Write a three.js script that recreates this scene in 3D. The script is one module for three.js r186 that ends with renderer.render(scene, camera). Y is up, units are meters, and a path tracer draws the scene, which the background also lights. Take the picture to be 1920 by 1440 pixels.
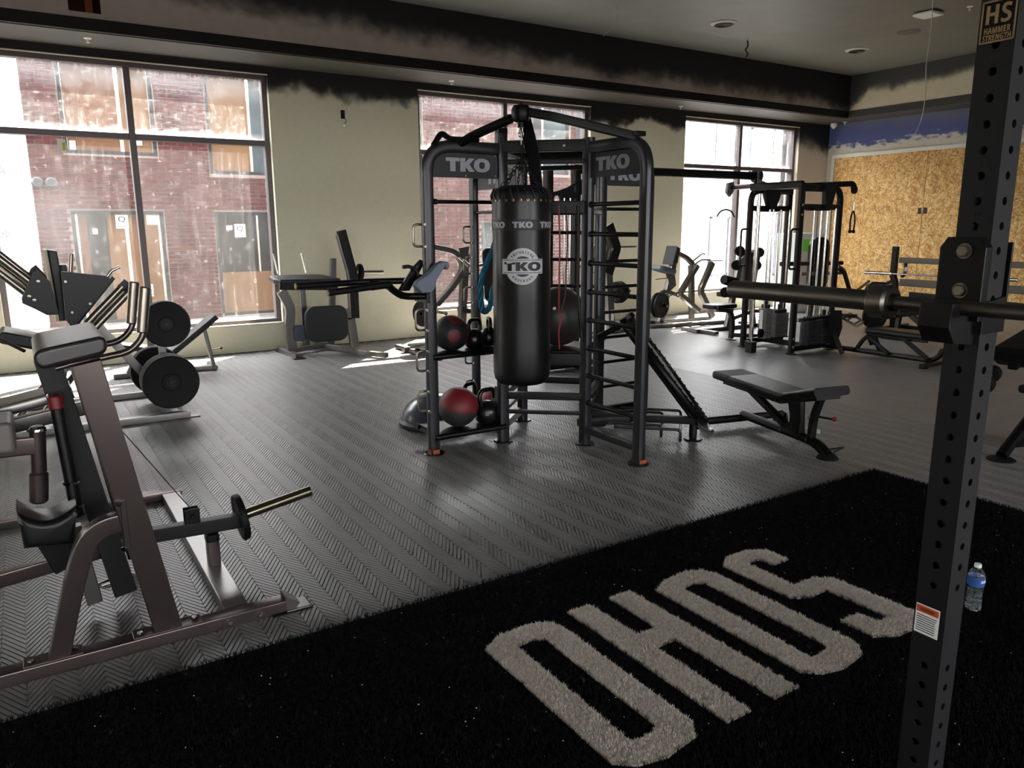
import * as THREE from 'three';
import { RoundedBoxGeometry } from 'three/addons/geometries/RoundedBoxGeometry.js';
import { mergeGeometries } from 'three/addons/utils/BufferGeometryUtils.js';
import { FontLoader } from 'three/addons/loaders/FontLoader.js';
import { TextGeometry } from 'three/addons/geometries/TextGeometry.js';

// ---------------------------------------------------------------- camera, sky, sun, exposure
const scene = new THREE.Scene();
const renderer = new THREE.WebGLRenderer({ antialias: true });
renderer.toneMapping = THREE.LinearToneMapping;
renderer.toneMappingExposure = 2.25;
renderer.shadowMap.enabled = true;
const D2R = Math.PI / 180;
const camera = new THREE.PerspectiveCamera(53.516, 4 / 3, 0.05, 200);
{
  const yaw = 32.428 * D2R, pitch = 11.688 * D2R, roll = -0.305 * D2R;
  const fw = new THREE.Vector3(Math.sin(yaw) * Math.cos(pitch), -Math.sin(pitch), -Math.cos(yaw) * Math.cos(pitch));
  const rt = new THREE.Vector3(Math.cos(yaw), 0, Math.sin(yaw));
  const up = new THREE.Vector3().crossVectors(rt, fw);
  const r2 = rt.clone().multiplyScalar(Math.cos(roll)).addScaledVector(up, Math.sin(roll));
  const u2 = up.clone().multiplyScalar(Math.cos(roll)).addScaledVector(rt, -Math.sin(roll));
  camera.quaternion.setFromRotationMatrix(new THREE.Matrix4().makeBasis(r2, u2, fw.clone().negate()));
  camera.position.set(0, 1.6, 0);
}
const SUN_TO = new THREE.Vector3(0.68, 1, -0.635).normalize();       // towards the sun: over the house across the alley, to the right
scene.background = new THREE.Color(0.98, 0.99, 1.0);       // hazy white sky, evenly bright
scene.backgroundIntensity = 7.5;
const sun = new THREE.DirectionalLight(0xfff4e6, 27);
sun.position.copy(SUN_TO).multiplyScalar(40).add(new THREE.Vector3(5, 0, -9));
sun.target.position.set(5, 0, -9);
sun.castShadow = true;
sun.shadow.mapSize.set(4096, 4096);
Object.assign(sun.shadow.camera, { left: -18, right: 18, top: 18, bottom: -18, near: 1, far: 90 });
sun.name = 'sun';
scene.add(sun, sun.target);

// ---------------------------------------------------------------- helpers
let seed = 7;
const rnd = () => { seed = (seed * 1664525 + 1013904223) >>> 0; return seed / 4294967296; };
const rr = (a, b) => a + (b - a) * rnd();
const V = (x, y, z) => new THREE.Vector3(x, y, z);
const hash = (x, y) => { const s = Math.sin(x * 127.1 + y * 311.7) * 43758.5453; return s - Math.floor(s); };
function noise(x, y) {
  const xi = Math.floor(x), yi = Math.floor(y), a = x - xi, b = y - yi, u = a * a * (3 - 2 * a), v = b * b * (3 - 2 * b);
  return (hash(xi, yi) * (1 - u) + hash(xi + 1, yi) * u) * (1 - v) + (hash(xi, yi + 1) * (1 - u) + hash(xi + 1, yi + 1) * u) * v;
}
const fbm = (x, y, n = 4) => { let s = 0, a = 0.5, t = 0; for (let i = 0; i < n; i++) { s += a * noise(x, y); t += a; a *= 0.5; x *= 2.03; y *= 2.03; } return s / t; };
const smooth = (a, b, x) => { const t = Math.min(1, Math.max(0, (x - a) / (b - a))); return t * t * (3 - 2 * t); };
function dataTex(w, h, fn, srgb = true) {
  const d = new Uint8Array(w * h * 4);
  for (let j = 0; j < h; j++) for (let i = 0; i < w; i++) {
    const c = fn((i + 0.5) / w, (j + 0.5) / h), o = (j * w + i) * 4;
    d[o] = c[0]; d[o + 1] = c[1]; d[o + 2] = c[2]; d[o + 3] = 255;
  }
  const t = new THREE.DataTexture(d, w, h);
  t.wrapS = t.wrapT = THREE.RepeatWrapping; t.magFilter = THREE.LinearFilter; t.minFilter = THREE.LinearMipmapLinearFilter; t.generateMipmaps = true;
  if (srgb) t.colorSpace = THREE.SRGBColorSpace;
  t.needsUpdate = true;
  return t;
}
const mix3 = (a, b, t) => [a[0] + (b[0] - a[0]) * t, a[1] + (b[1] - a[1]) * t, a[2] + (b[2] - a[2]) * t];
const mat = (color, roughness = 0.5, metalness = 0, more = {}) => new THREE.MeshPhysicalMaterial({ color, roughness, metalness, ...more });
const M = {
  rig: mat('#343437', 0.34, 0.5),            // graphite powder coat of the training rig
  black: mat('#0a0a0b', 0.4, 0, { specularIntensity: 0.55 }),           // black paint
  satin: mat('#121214', 0.5, 0, { specularIntensity: 0.55 }),
  silver: mat('#73716e', 0.32, 0.85),         // silver frame paint
  taupe: mat('#584e4c', 0.28, 0.8),           // brownish silver frame paint
  chrome: mat('#c9c6c0', 0.16, 1),
  steel: mat('#8d877c', 0.3, 1),              // brushed steel
  rubber: mat('#050506', 0.6, 0, { specularIntensity: 0.4 }),
  pad: mat('#0c0c0d', 0.4, 0, { specularIntensity: 0.6 }),               // black vinyl
  padGrey: mat('#2a2c2f', 0.5, 0, { specularIntensity: 0.6 }),            // grey vinyl
  padBrown: mat('#5d5551', 0.48, 0),
  red: mat('#8a1019', 0.45, 0),
  white: mat('#e6e6e2', 0.6, 0),
  panel: mat('#26272b', 0.55, 0),
  logo: mat('#9c9ca2', 0.5, 0),
  orange: mat('#97471d', 0.6, 0),
  cord: mat('#171717', 0.55, 0),
};
const used = new Map();
function numbered(n) { const k = used.get(n) || 0; used.set(n, k + 1); return k ? n + '_' + String(k).padStart(3, '0') : n; }
// normals weighted by face area, split where faces meet at more than the crease angle: flats stay flat, bevels stay soft
function toCreasedNormals(src, crease) {
  const g = src.index ? src.toNonIndexed() : src, p = g.attributes.position, n = p.count / 3, fn = [], map = new Map(), keys = new Array(p.count), a = new THREE.Vector3(), b = new THREE.Vector3(), c = new THREE.Vector3(), cosC = Math.cos(crease);
  for (let f = 0; f < n; f++) {
    a.fromBufferAttribute(p, f * 3); b.fromBufferAttribute(p, f * 3 + 1); c.fromBufferAttribute(p, f * 3 + 2);
    const w = b.clone().sub(a).cross(c.clone().sub(a)), L = w.length(); fn.push([w, L > 1e-14 ? w.clone().divideScalar(L) : new THREE.Vector3()]);
    for (let k = 0; k < 3; k++) { const i = f * 3 + k, key = Math.round(p.getX(i) * 2e4) + ',' + Math.round(p.getY(i) * 2e4) + ',' + Math.round(p.getZ(i) * 2e4); keys[i] = key; const l = map.get(key); if (l) l.push(f); else map.set(key, [f]); }
  }
  const out = new Float32Array(p.count * 3), s = new THREE.Vector3();
  for (let i = 0; i < p.count; i++) { const me = fn[(i / 3) | 0][1]; s.set(0, 0, 0); for (const f of map.get(keys[i])) if (fn[f][1].dot(me) > cosC) s.add(fn[f][0]); if (s.lengthSq() < 1e-24) s.copy(me); s.normalize(); out[i * 3] = s.x; out[i * 3 + 1] = s.y; out[i * 3 + 2] = s.z; }
  g.setAttribute('normal', new THREE.BufferAttribute(out, 3)); return g;
}
function prep(g) { const o = g.index ? g.toNonIndexed() : g; for (const k of Object.keys(o.attributes)) if (!['position', 'normal', 'uv'].includes(k)) o.deleteAttribute(k); if (!o.attributes.uv) o.setAttribute('uv', new THREE.BufferAttribute(new Float32Array(o.attributes.position.count * 2), 2)); o.morphAttributes = {}; return o; }
const join = (gs) => { gs = [gs].flat(9).filter(Boolean).map(prep); return gs.length > 1 ? mergeGeometries(gs) : gs[0]; };
const lit = (o) => { o.castShadow = o.receiveShadow = true; return o; };
// a thing: a group at its base; its parts are given in world metres and moved to the group's own axes
function thing(name, label, category, at = [0, 0, 0], group) {
  const o = new THREE.Group(); o.name = numbered(name); o.position.set(...at); scene.add(o);
  o.userData = { label, category }; if (group) o.userData.group = group;
  return o;
}
function part(parent, name, gs, material, label) {
  const g = join(gs), p = new THREE.Vector3();
  for (let o = parent; o && o !== scene; o = o.parent) p.add(o.position);
  g.translate(-p.x, -p.y, -p.z);
  const m = lit(new THREE.Mesh(g, material)); m.name = name; parent.add(m);
  if (label) m.userData.label = label;
  return m;
}
// one mesh that is a thing of its own
function solo(name, label, category, gs, material, group) {
  const g = join(gs); g.computeBoundingBox(); const b = g.boundingBox, c = V((b.min.x + b.max.x) / 2, b.min.y, (b.min.z + b.max.z) / 2);
  g.translate(-c.x, -c.y, -c.z);
  const m = lit(new THREE.Mesh(g, material)); m.name = numbered(name); m.position.copy(c); scene.add(m);
  m.userData = { label, category }; if (group) m.userData.group = group;
  return m;
}
function struct(name, gs, material, label, category) { const m = lit(new THREE.Mesh(join(gs), material)); m.name = name; m.userData = { kind: 'structure', label, category }; scene.add(m); return m; }
const box = (x0, x1, y0, y1, z0, z1, r = 0) => {
  const w = Math.abs(x1 - x0), h = Math.abs(y1 - y0), d = Math.abs(z1 - z0);
  const g = r ? new RoundedBoxGeometry(w, h, d, 2, Math.min(r, w / 2.01, h / 2.01, d / 2.01)) : new THREE.BoxGeometry(w, h, d);
  return g.translate((x0 + x1) / 2, (y0 + y1) / 2, (z0 + z1) / 2);
};
// turned profile [[radius, along], ...] set on the axis from p towards dir
function lathe(profile, p, dir = [0, 1, 0], seg = 28) {
  let g = new THREE.LatheGeometry(profile.map(([r, y]) => new THREE.Vector2(Math.max(r, 1e-5), y)), seg);
  g = toCreasedNormals(g, 0.7);
  g.applyQuaternion(new THREE.Quaternion().setFromUnitVectors(V(0, 1, 0), V(...dir).normalize()));
  return g.translate(...p);
}
const cyl = (a, b, r, seg = 14, bev) => {
  const d = V(...b).sub(V(...a)), L = d.length(), e = bev ?? Math.min(r * 0.25, L * 0.2);
  return lathe([[0, 0], [r - e, 0], [r, e], [r, L - e], [r - e, L], [0, L]], a, d.toArray(), seg);
};
// round off the corners of a polyline
function fillet(pts, rad, n = 6) {
  const P = pts.map((p) => V(...p)); if (!rad || P.length < 3) return P;
  const out = [P[0]];
  for (let i = 1; i < P.length - 1; i++) {
    const a = P[i - 1].clone().sub(P[i]), b = P[i + 1].clone().sub(P[i]);
    const r = Math.min(Array.isArray(rad) ? rad[i - 1] : rad, a.length() * 0.49, b.length() * 0.49);
    const s = P[i].clone().addScaledVector(a.normalize(), r), e = P[i].clone().addScaledVector(b.normalize(), r);
    for (let k = 0; k <= n; k++) { const t = k / n; out.push(s.clone().multiplyScalar((1 - t) * (1 - t)).addScaledVector(P[i], 2 * t * (1 - t)).addScaledVector(e, t * t)); }
  }
  out.push(P[P.length - 1]);
  return out;
}
// sweep a 2-D outline along a path; the outline's second axis keeps as close to `up` as it can
function sweep(path, outline, up = [0, 1, 0], crease = 0.6) {
  const P = path.map((p) => (Array.isArray(p) ? V(...p) : p)), n = P.length, m = outline.length, pos = [], rings = [];
  let u = V(...up);
  for (let i = 0; i < n; i++) {
    const t = new THREE.Vector3();
    if (i > 0) t.add(P[i].clone().sub(P[i - 1]).normalize());
    if (i < n - 1) t.add(P[i + 1].clone().sub(P[i]).normalize());
    t.normalize();
    u = u.clone().addScaledVector(t, -u.dot(t)); if (u.lengthSq() < 1e-6) u = V(t.y, t.z, t.x).addScaledVector(t, -t.dot(V(t.y, t.z, t.x)));
    u.normalize();
    const s = new THREE.Vector3().crossVectors(t, u).normalize();
    let k = 1;
    if (i > 0 && i < n - 1) { const c = P[i].clone().sub(P[i - 1]).normalize().dot(t); k = 1 / Math.max(0.5, c); }
    const bend = i > 0 && i < n - 1 ? P[i + 1].clone().sub(P[i]).normalize().sub(P[i].clone().sub(P[i - 1]).normalize()) : null;
    const bl = bend && bend.length() > 1e-5 ? bend.normalize() : null;
    rings.push(outline.map(([a, b]) => { const o = s.clone().multiplyScalar(a).addScaledVector(u, b); if (bl) o.addScaledVector(bl, o.dot(bl) * (k - 1)); return P[i].clone().add(o); }));
  }
  const push = (a) => pos.push(a.x, a.y, a.z);
  for (let i = 0; i < n - 1; i++) for (let j = 0; j < m; j++) {
    const a = rings[i][j], b = rings[i][(j + 1) % m], c = rings[i + 1][j], d = rings[i + 1][(j + 1) % m];
    push(a); push(b); push(c); push(b); push(d); push(c);
  }
  for (const [ring, flip] of [[rings[0], true], [rings[n - 1], false]]) {
    const c = ring.reduce((s, p) => s.add(p), new THREE.Vector3()).divideScalar(m);
    for (let j = 0; j < m; j++) { const a = ring[j], b = ring[(j + 1) % m]; push(c); if (flip) { push(b); push(a); } else { push(a); push(b); } }
  }
  let g = new THREE.BufferGeometry(); g.setAttribute('position', new THREE.Float32BufferAttribute(pos, 3));
  g = toCreasedNormals(g, crease);
  return g;
}
function rrect(w, h, r = 0.006, n = 2) {
  const o = [], W = w / 2, H = h / 2; r = Math.min(r, W * 0.98, H * 0.98);
  for (const [cx, cy, a0] of [[W - r, H - r, 0], [-W + r, H - r, 90], [-W + r, -H + r, 180], [W - r, -H + r, 270]])
    for (let k = 0; k <= n; k++) { const a = (a0 + 90 * k / n) * D2R; o.push([cx + r * Math.cos(a), cy + r * Math.sin(a)]); }
  return o;
}
const circ = (r, n = 12) => Array.from({ length: n }, (_, i) => [r * Math.cos(i / n * Math.PI * 2), r * Math.sin(i / n * Math.PI * 2)]);
// rectangular tube along a polyline: w across, h along `up`
const rect = (pts, w, h, o = {}) => sweep(fillet(pts, o.f ?? 0, o.n ?? 6), rrect(w, h, o.r ?? 0.007), o.up ?? [0, 1, 0]);
const tube = (pts, r, o = {}) => sweep(fillet(pts, o.f ?? 0, o.n ?? 6), circ(r, o.seg ?? 12), o.up ?? [0.13, 1, 0.07], 1.2);
// a slab cut to a 2-D outline with rounded edges; the outline lies in axes u, v through p
function slab(outline, p, u, v, t, bev = 0.006, holes = [], steps = 2) {
  const s = outline instanceof THREE.Shape ? outline : new THREE.Shape(outline.map(([a, b]) => new THREE.Vector2(a, b)));
  for (const h of holes) s.holes.push(h);
  let g = new THREE.ExtrudeGeometry(s, { depth: Math.max(1e-4, t - 2 * bev), bevelEnabled: bev > 0, bevelThickness: bev, bevelSize: bev, bevelOffset: -bev, bevelSegments: steps, curveSegments: 10 });
  g.translate(0, 0, -(t - 2 * bev) / 2);
  g = toCreasedNormals(g, 0.5);
  const U = V(...u).normalize(), W = new THREE.Vector3().crossVectors(U, V(...v)).normalize(), W2 = new THREE.Vector3().crossVectors(W, U);
  g.applyMatrix4(new THREE.Matrix4().makeBasis(U, W2, W)); return g.translate(...p);
}
function roundShape(w, h, r, n = 6) { return new THREE.Shape(rrect(w, h, r, n).map(([a, b]) => new THREE.Vector2(a, b))); }
const ring = (cx, cy, r) => { const h = new THREE.Path(); h.absarc(cx, cy, r, 0, Math.PI * 2, true); return h; };
const ball = (x, y, z, r, s = 18) => new THREE.SphereGeometry(r, s, Math.round(s * 0.7)).translate(x, y, z);
const sansBold = await new FontLoader().loadAsync('fonts/droid/droid_sans_bold.typeface.json');
const sansReg = await new FontLoader().loadAsync('fonts/droid/droid_sans_regular.typeface.json');
// raised lettering: centre p, reading direction u, up v, letter height h, width stretched to w
const heavy = (s) => (s === 'TKO' ? { bevelEnabled: true, bevelThickness: 0.0001, bevelSize: 0.055, bevelSegments: 1 } : { bevelEnabled: false });   // the brand mark is extra bold
function letters(str, p, u, v, h, w, t = 0.002, font = sansBold) {
  const g = new TextGeometry(str, { font, size: 1, depth: 0.02, curveSegments: 5, ...heavy(str) });
  g.computeBoundingBox(); const b = g.boundingBox;
  g.translate(-(b.min.x + b.max.x) / 2, -(b.min.y + b.max.y) / 2, 0); g.scale((w || h * 3) / (b.max.x - b.min.x), h / (b.max.y - b.min.y), t / 0.02);
  const U = V(...u).normalize(), W = new THREE.Vector3().crossVectors(U, V(...v)).normalize(), W2 = new THREE.Vector3().crossVectors(W, U);
  g.applyMatrix4(new THREE.Matrix4().makeBasis(U, W2, W)); return g.translate(...p);
}
const bolt = (p, dir, r = 0.011, t = 0.008) => lathe([[0, 0], [r, 0], [r, t * 0.7], [r * 0.8, t], [0, t]], p, dir, 6);
// ---------------------------------------------------------------- the room: floor, walls, soffits, ceiling
const WZ = -10.22, WX = 14.2, LX = -7.2, BZ = 5.5, SOF = 3.59, CEIL = 4.35, GLZ = -10.36;
const WIN = [[-5.43, -2.32, -3.92], [-0.24, 2.87, 1.27], [4.95, 8.03, 6.45], [10.15, 13.26, 11.68]];   // left, right, mullion
const SILL = 0.35, HEAD = 3.49, TRANS = 2.66;
function planarUV(g, ax, x0, x1, y0, y1) { // uv from two world axes
  const p = g.attributes.position, uv = new Float32Array(p.count * 2);
  for (let i = 0; i < p.count; i++) { const q = [p.getX(i), p.getY(i), p.getZ(i)]; uv[i * 2] = (q[ax[0]] - x0) / (x1 - x0); uv[i * 2 + 1] = (q[ax[1]] - y0) / (y1 - y0); }
  g.setAttribute('uv', new THREE.BufferAttribute(uv, 2)); return g;
}
const CREAM = [217, 213, 188], BLACKP = [13, 13, 15], PRIMER = [176, 164, 156];
const wallTex = dataTex(2048, 384, (u, v) => {
  const x = LX + u * (WX - LX), y = v * 3.6;
  const edge = 3.43 - 0.2 * fbm(x * 1.5, 3.1, 2) - 0.16 * Math.abs(noise(x * 3.4, 8.7) - 0.5) + (x > 13 ? -0.22 * smooth(13.2, 14.2, x) : 0) - 0.1 * smooth(0.25, 0.0, Math.abs(x - 9.9));
  const soft = 0.03 + 0.09 * noise(x * 2.3, 1.2) + (x > 13.2 ? 0.12 : 0);
  const k = smooth(-soft, soft, y - edge + (fbm(x * 9, y * 9, 3) - 0.5) * 0.13);
  const g = (fbm(x * 40, y * 40, 2) - 0.5) * 7 + (fbm(x * 0.9, y * 0.9, 3) - 0.5) * 9;
  const base = x > 13.25 ? mix3(CREAM, [196, 180, 170], 0.6) : CREAM;
  return mix3([base[0] + g, base[1] + g, base[2] + g], BLACKP, k).map((c) => Math.max(0, Math.min(255, c)));
});
{
  const gs = [], y1 = CEIL;
  const seg = (x0, x1, y0, yy) => gs.push(box(x0, x1, y0, yy, WZ - 0.28, WZ));
  let x = LX - 0.25;
  for (const [a, b] of WIN) { seg(x, a, -0.3, y1); seg(a, b, -0.3, SILL); seg(a, b, HEAD, y1); x = b; }
  seg(x, WX + 0.25, -0.3, y1);
  struct('wall_window', planarUV(join(gs), [0, 1], LX, WX, 0, 3.6), mat('#ffffff', 0.62, 0, { map: wallTex }), 'cream drywall wall with three tall windows and black overspray along the top', 'wall');
}
const blueTex = dataTex(1024, 384, (u, v) => {
  const z = WZ + u * 15.8, y = v * 3.6;
  const edge = 3.2 - 0.12 * fbm(z * 2.2, 5.5, 3) + 0.05 * smooth(-9.2, -7, z);
  const k = smooth(-0.05, 0.05, y - edge + (fbm(z * 9, y * 22, 4) - 0.5) * 0.3);
  const d = smooth(-0.12, 0.12, y - 3.5 + 0.1 * smooth(-10.22, -7, z) + (fbm(z * 5, y * 5, 2) - 0.5) * 0.1);
  const g = (fbm(z * 30, y * 30, 2) - 0.5) * 10;
  return mix3(mix3([206 + g, 203 + g, 190 + g], [80, 90, 146], k), [98, 104, 128], d * k).map((c) => Math.max(0, Math.min(255, c)));
});
struct('wall_right', planarUV(box(WX, WX + 0.25, -0.3, CEIL, WZ, BZ), [2, 1], WZ, WZ + 15.8, 0, 3.6), mat('#ffffff', 0.62, 0, { map: blueTex }), 'far right wall with a rolled blue paint band above raw boards', 'wall');
const plainWall = mat('#cfc8b4', 0.65);
struct('wall_left', box(LX - 0.25, LX, -0.3, CEIL, WZ, BZ), plainWall, 'cream left wall outside the view', 'wall');
const FILLWIN = [[-6.6, -2.9], [-1.6, 2.1], [3.3, 7.0]], BS = 0.9, BH = 2.75;   // unseen street windows added behind the camera to fill the room with light
{
  const gs = []; let x = LX - 0.25;
  for (const [a, b] of FILLWIN) { gs.push(box(x, a, -0.3, CEIL, BZ, BZ + 0.25), box(a, b, -0.3, BS, BZ, BZ + 0.25), box(a, b, BH, CEIL, BZ, BZ + 0.25)); x = b; }
  gs.push(box(x, WX + 0.25, -0.3, CEIL, BZ, BZ + 0.25));
  struct('wall_back', gs, plainWall, 'cream rear wall with unseen windows added behind the camera for fill light', 'wall');
}
const ceilTex = dataTex(512, 512, (u, v) => { const g = 112 + (fbm(u * 60, v * 60, 3) - 0.5) * 10 + (fbm(u * 9, v * 9, 3) - 0.5) * 10; return [g, g + 2, g - 2]; });
struct('ceiling', planarUV(box(LX - 0.25, WX + 0.25, CEIL, CEIL + 0.25, WZ - 0.28, BZ + 0.25), [0, 2], 0, 14, 0, 14), mat('#ffffff', 0.55, 0, { map: ceilTex }), 'dark grey painted drywall ceiling', 'ceiling');

// dropped soffit along the windows and its return along the right wall, each with a black painted lower edge
const HOLE = [0.69, 0.985, 3.765, 4.12];
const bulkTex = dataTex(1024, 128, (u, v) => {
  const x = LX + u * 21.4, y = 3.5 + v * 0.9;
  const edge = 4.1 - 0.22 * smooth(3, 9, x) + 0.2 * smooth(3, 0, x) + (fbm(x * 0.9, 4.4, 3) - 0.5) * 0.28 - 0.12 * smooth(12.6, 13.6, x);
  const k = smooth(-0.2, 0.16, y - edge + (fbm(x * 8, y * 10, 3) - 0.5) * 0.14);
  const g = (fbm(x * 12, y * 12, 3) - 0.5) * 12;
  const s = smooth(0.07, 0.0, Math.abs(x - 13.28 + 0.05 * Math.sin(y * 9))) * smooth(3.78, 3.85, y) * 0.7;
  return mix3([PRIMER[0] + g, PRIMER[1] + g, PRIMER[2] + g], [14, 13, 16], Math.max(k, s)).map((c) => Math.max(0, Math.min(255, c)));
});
const BKZ = -9.41, BKX = 13.6;
{
  const gs = [], [hx0, hx1, hy0, hy1] = HOLE, seg = (a, b, c, d) => gs.push(box(a, b, c, d, BKZ - 0.03, BKZ));
  seg(LX, hx0, 3.71, CEIL); seg(hx1, BKX + 0.03, 3.71, CEIL); seg(hx0, hx1, 3.71, hy0); seg(hx0, hx1, hy1, CEIL);
  gs.push(box(LX, WX, SOF + 0.012, SOF + 0.04, WZ, BKZ));
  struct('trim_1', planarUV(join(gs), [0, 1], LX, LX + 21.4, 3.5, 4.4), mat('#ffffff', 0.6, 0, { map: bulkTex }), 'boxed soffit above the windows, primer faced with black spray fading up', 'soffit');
  struct('trim_2', box(LX, BKX - 0.012, SOF, 3.712, BKZ - 0.04, BKZ + 0.012, 0.004), mat('#0b0b0c', 0.5, 0, { specularIntensity: 0.6 }), 'black painted lower edge of the window soffit', 'trim');
  struct('trim_3', box(LX, WX, SOF - 0.008, SOF + 0.011, WZ, BKZ - 0.042), mat('#46453f', 0.6), 'dark grey underside of the window soffit', 'soffit');  // one even dark grey over the whole underside
}
const bulk2Tex = dataTex(1024, 128, (u, v) => {
  const z = WZ + u * 15.8, y = 3.5 + v * 0.9;
  const edge = 4.02 + 0.1 * smooth(-9.4, -6, z) + (fbm(z * 2.1, 2.4, 3) - 0.5) * 0.16 - 0.3 * smooth(-9.0, -9.5, z);
  const k = smooth(-0.09, 0.1, y - edge + (fbm(z * 9, y * 7, 3) - 0.5) * 0.1);
  const g = (fbm(z * 12, y * 12, 3) - 0.5) * 10;
  return mix3([205 + g, 197 + g, 172 + g], [62, 63, 62], k).map((c) => Math.max(0, Math.min(255, c)));
});
struct('trim_4', planarUV(join([box(BKX, BKX + 0.03, 3.712, CEIL, BKZ, BZ), box(BKX, WX, SOF + 0.012, SOF + 0.04, BKZ, BZ)]), [2, 1], WZ, WZ + 15.8, 3.5, 4.4), mat('#ffffff', 0.6, 0, { map: bulk2Tex }), 'soffit along the right wall, cream with grey spray at the top', 'soffit');
struct('trim_5', box(BKX - 0.012, BKX + 0.04, SOF, 3.712, BKZ - 0.04, BZ, 0.004), mat('#3a3a39', 0.5), 'dark grey lower edge of the right soffit', 'trim');
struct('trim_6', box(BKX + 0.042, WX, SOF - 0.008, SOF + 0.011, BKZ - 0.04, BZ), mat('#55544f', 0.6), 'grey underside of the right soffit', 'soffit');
{ // cut opening in the soffit with raw wood inside
  const [a, b, c, d] = HOLE, t = thing('access_opening', 'small square hole cut in the soffit face with red wood inside', 'opening', [a, c, BKZ]);
  part(t, 'back_board', box(a - 0.05, b + 0.05, c - 0.02, d + 0.05, BKZ - 0.34, BKZ - 0.32), mat('#3a1714', 0.8));
  part(t, 'wood_block', box(a + 0.17, a + 0.24, c - 0.01, d, BKZ - 0.3, BKZ - 0.2), mat('#8a4422', 0.8));
}

// ---------------------------------------------------------------- floor
const rubberTex = dataTex(512, 512, (u, v) => { const s = hash(Math.floor(u * 512), Math.floor(v * 512)); const g = 124 + (fbm(u * 40, v * 40, 3) - 0.5) * 14 + (fbm(u * 7, v * 7, 3) - 0.5) * 12 + (s > 0.997 ? 40 : 0); return [g, g - 1, g - 1]; });
const rubberMat = mat("#ffffff", 0.4, 0, { map: rubberTex });
const TX0 = -2.6, TX1 = 6.2, TURFZ = -2.78, TURFX = 4.6, GD = 0.009;
const floorMesh = struct('floor', planarUV(join([box(LX - 0.2, WX + 0.2, -0.3, -GD, WZ, BZ), box(TX1, WX, -GD - 0.001, 0, WZ, BZ), box(LX, TX0, -GD - 0.001, 0, WZ, BZ), box(TX0, TURFX - 0.3, -GD - 0.001, 0, TURFZ + 0.3, BZ)]), [0, 2], 0, 3, 0, 3), rubberMat, 'dark grey rubber gym floor', 'floor');
{ // chevron tread bars standing on the mat: tips point at the camera
  const w = 0.0815, slope = 1.72, th = 0.0305, pitch = 0.04;
  const outline = new THREE.Shape([[0.0012, 0], [w - 0.0012, slope * w], [w - 0.0012, slope * w + th], [0.0012, th]].map(([a, b]) => new THREE.Vector2(a, b)));
  const g = new THREE.ExtrudeGeometry(outline, { depth: GD + 0.002, bevelEnabled: false });
  g.rotateX(-Math.PI / 2); g.translate(0, -GD - 0.002, 0);       // outline's second axis now runs to -z
  const cols = Math.round((TX1 - TX0) / w), list = [];
  for (let i = 0; i < cols; i++) for (let z = WZ + 0.16; z < BZ; z += pitch) {
    const x = TX0 + i * w;
    if (z > TURFZ + 0.26 && x < TURFX - 0.35) break;
    if (z > -1.2) break;
    list.push([x, z, i % 2]);
  }
  const im = new THREE.InstancedMesh(planarUV(prep(g), [0, 2], 0, 0.5, 0, 0.5), rubberMat, list.length), m = new THREE.Matrix4(), c = new THREE.Color();
  list.forEach(([x, z, odd], k) => {
    m.makeScale(odd ? -1 : 1, 1, 1); m.setPosition(x + (odd ? w : 0), 0, z);
    im.setMatrixAt(k, m); const s = 0.94 + 0.1 * hash(x, z); im.setColorAt(k, c.setRGB(s, s, s));
  });
  im.name = 'tread_bars'; im.userData = { kind: 'stuff', label: 'raised chevron bars of the rubber mats' }; im.castShadow = im.receiveShadow = true; floorMesh.add(im);
}
// ---------------------------------------------------------------- windows
const frameMat = mat('#5a5254', 0.42, 0.3);
const filmTex = (top) => dataTex(512, 512, (u, v) => {
  let r;
  const scr = Math.pow(fbm(u * 90, v * 7, 3), 5) * 1.5 + Math.pow(fbm(u * 25 + v * 9, v * 25 - u * 9, 3), 6) * 2.2;
  if (top) {
    const edge = smooth(0.5, 1.0, v + (fbm(u * 5, v * 5, 3) - 0.5) * 0.22) * 0.42;
    const low = smooth(0.13, 0.0, v + (fbm(u * 24, 3, 2) - 0.5) * 0.1) * 0.45;
    r = 0.14 + Math.max(edge, low) * 0.8 + scr * 0.18 + (fbm(u * 6, v * 6, 4) - 0.5) * 0.14;
  } else r = 0.115 + scr * 0.1 + (fbm(u * 4, v * 4, 4) - 0.5) * 0.06 + smooth(0.03, 0, v) * 0.3;
  const q = 16, ci = Math.floor(u * q), cj = Math.floor(v * q), cx = ci + 0.3 + 0.4 * hash(ci, cj), cy = cj + 0.3 + 0.4 * hash(cj, ci + 5), d = Math.hypot(u * q - cx, v * q - cy);
  if (hash(ci + 3, cj + 9) > 0.72 && Math.abs(d - 0.1 - 0.05 * hash(cj, ci)) < 0.022 && (u * q - cx) * Math.cos(ci) + (v * q - cy) * Math.sin(cj * 2.1) > -0.02) r = Math.max(r, 0.36);
  const c = Math.max(0, Math.min(255, r * 255)); return [c, c, c];
}, false);
const filmTop = filmTex(true), filmLow = filmTex(false);
const paneMat = (t) => mat('#ffffff', 1, 0, { transmission: 1, thickness: 0, ior: 1.45, roughnessMap: t, specularIntensity: 0.5 });
const clearPane = mat('#ffffff', 0.02, 0, { transmission: 1, thickness: 0, ior: 1.45, specularIntensity: 0.5 });
const paneTop = paneMat(filmTop), paneLow = paneMat(filmLow);
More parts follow.
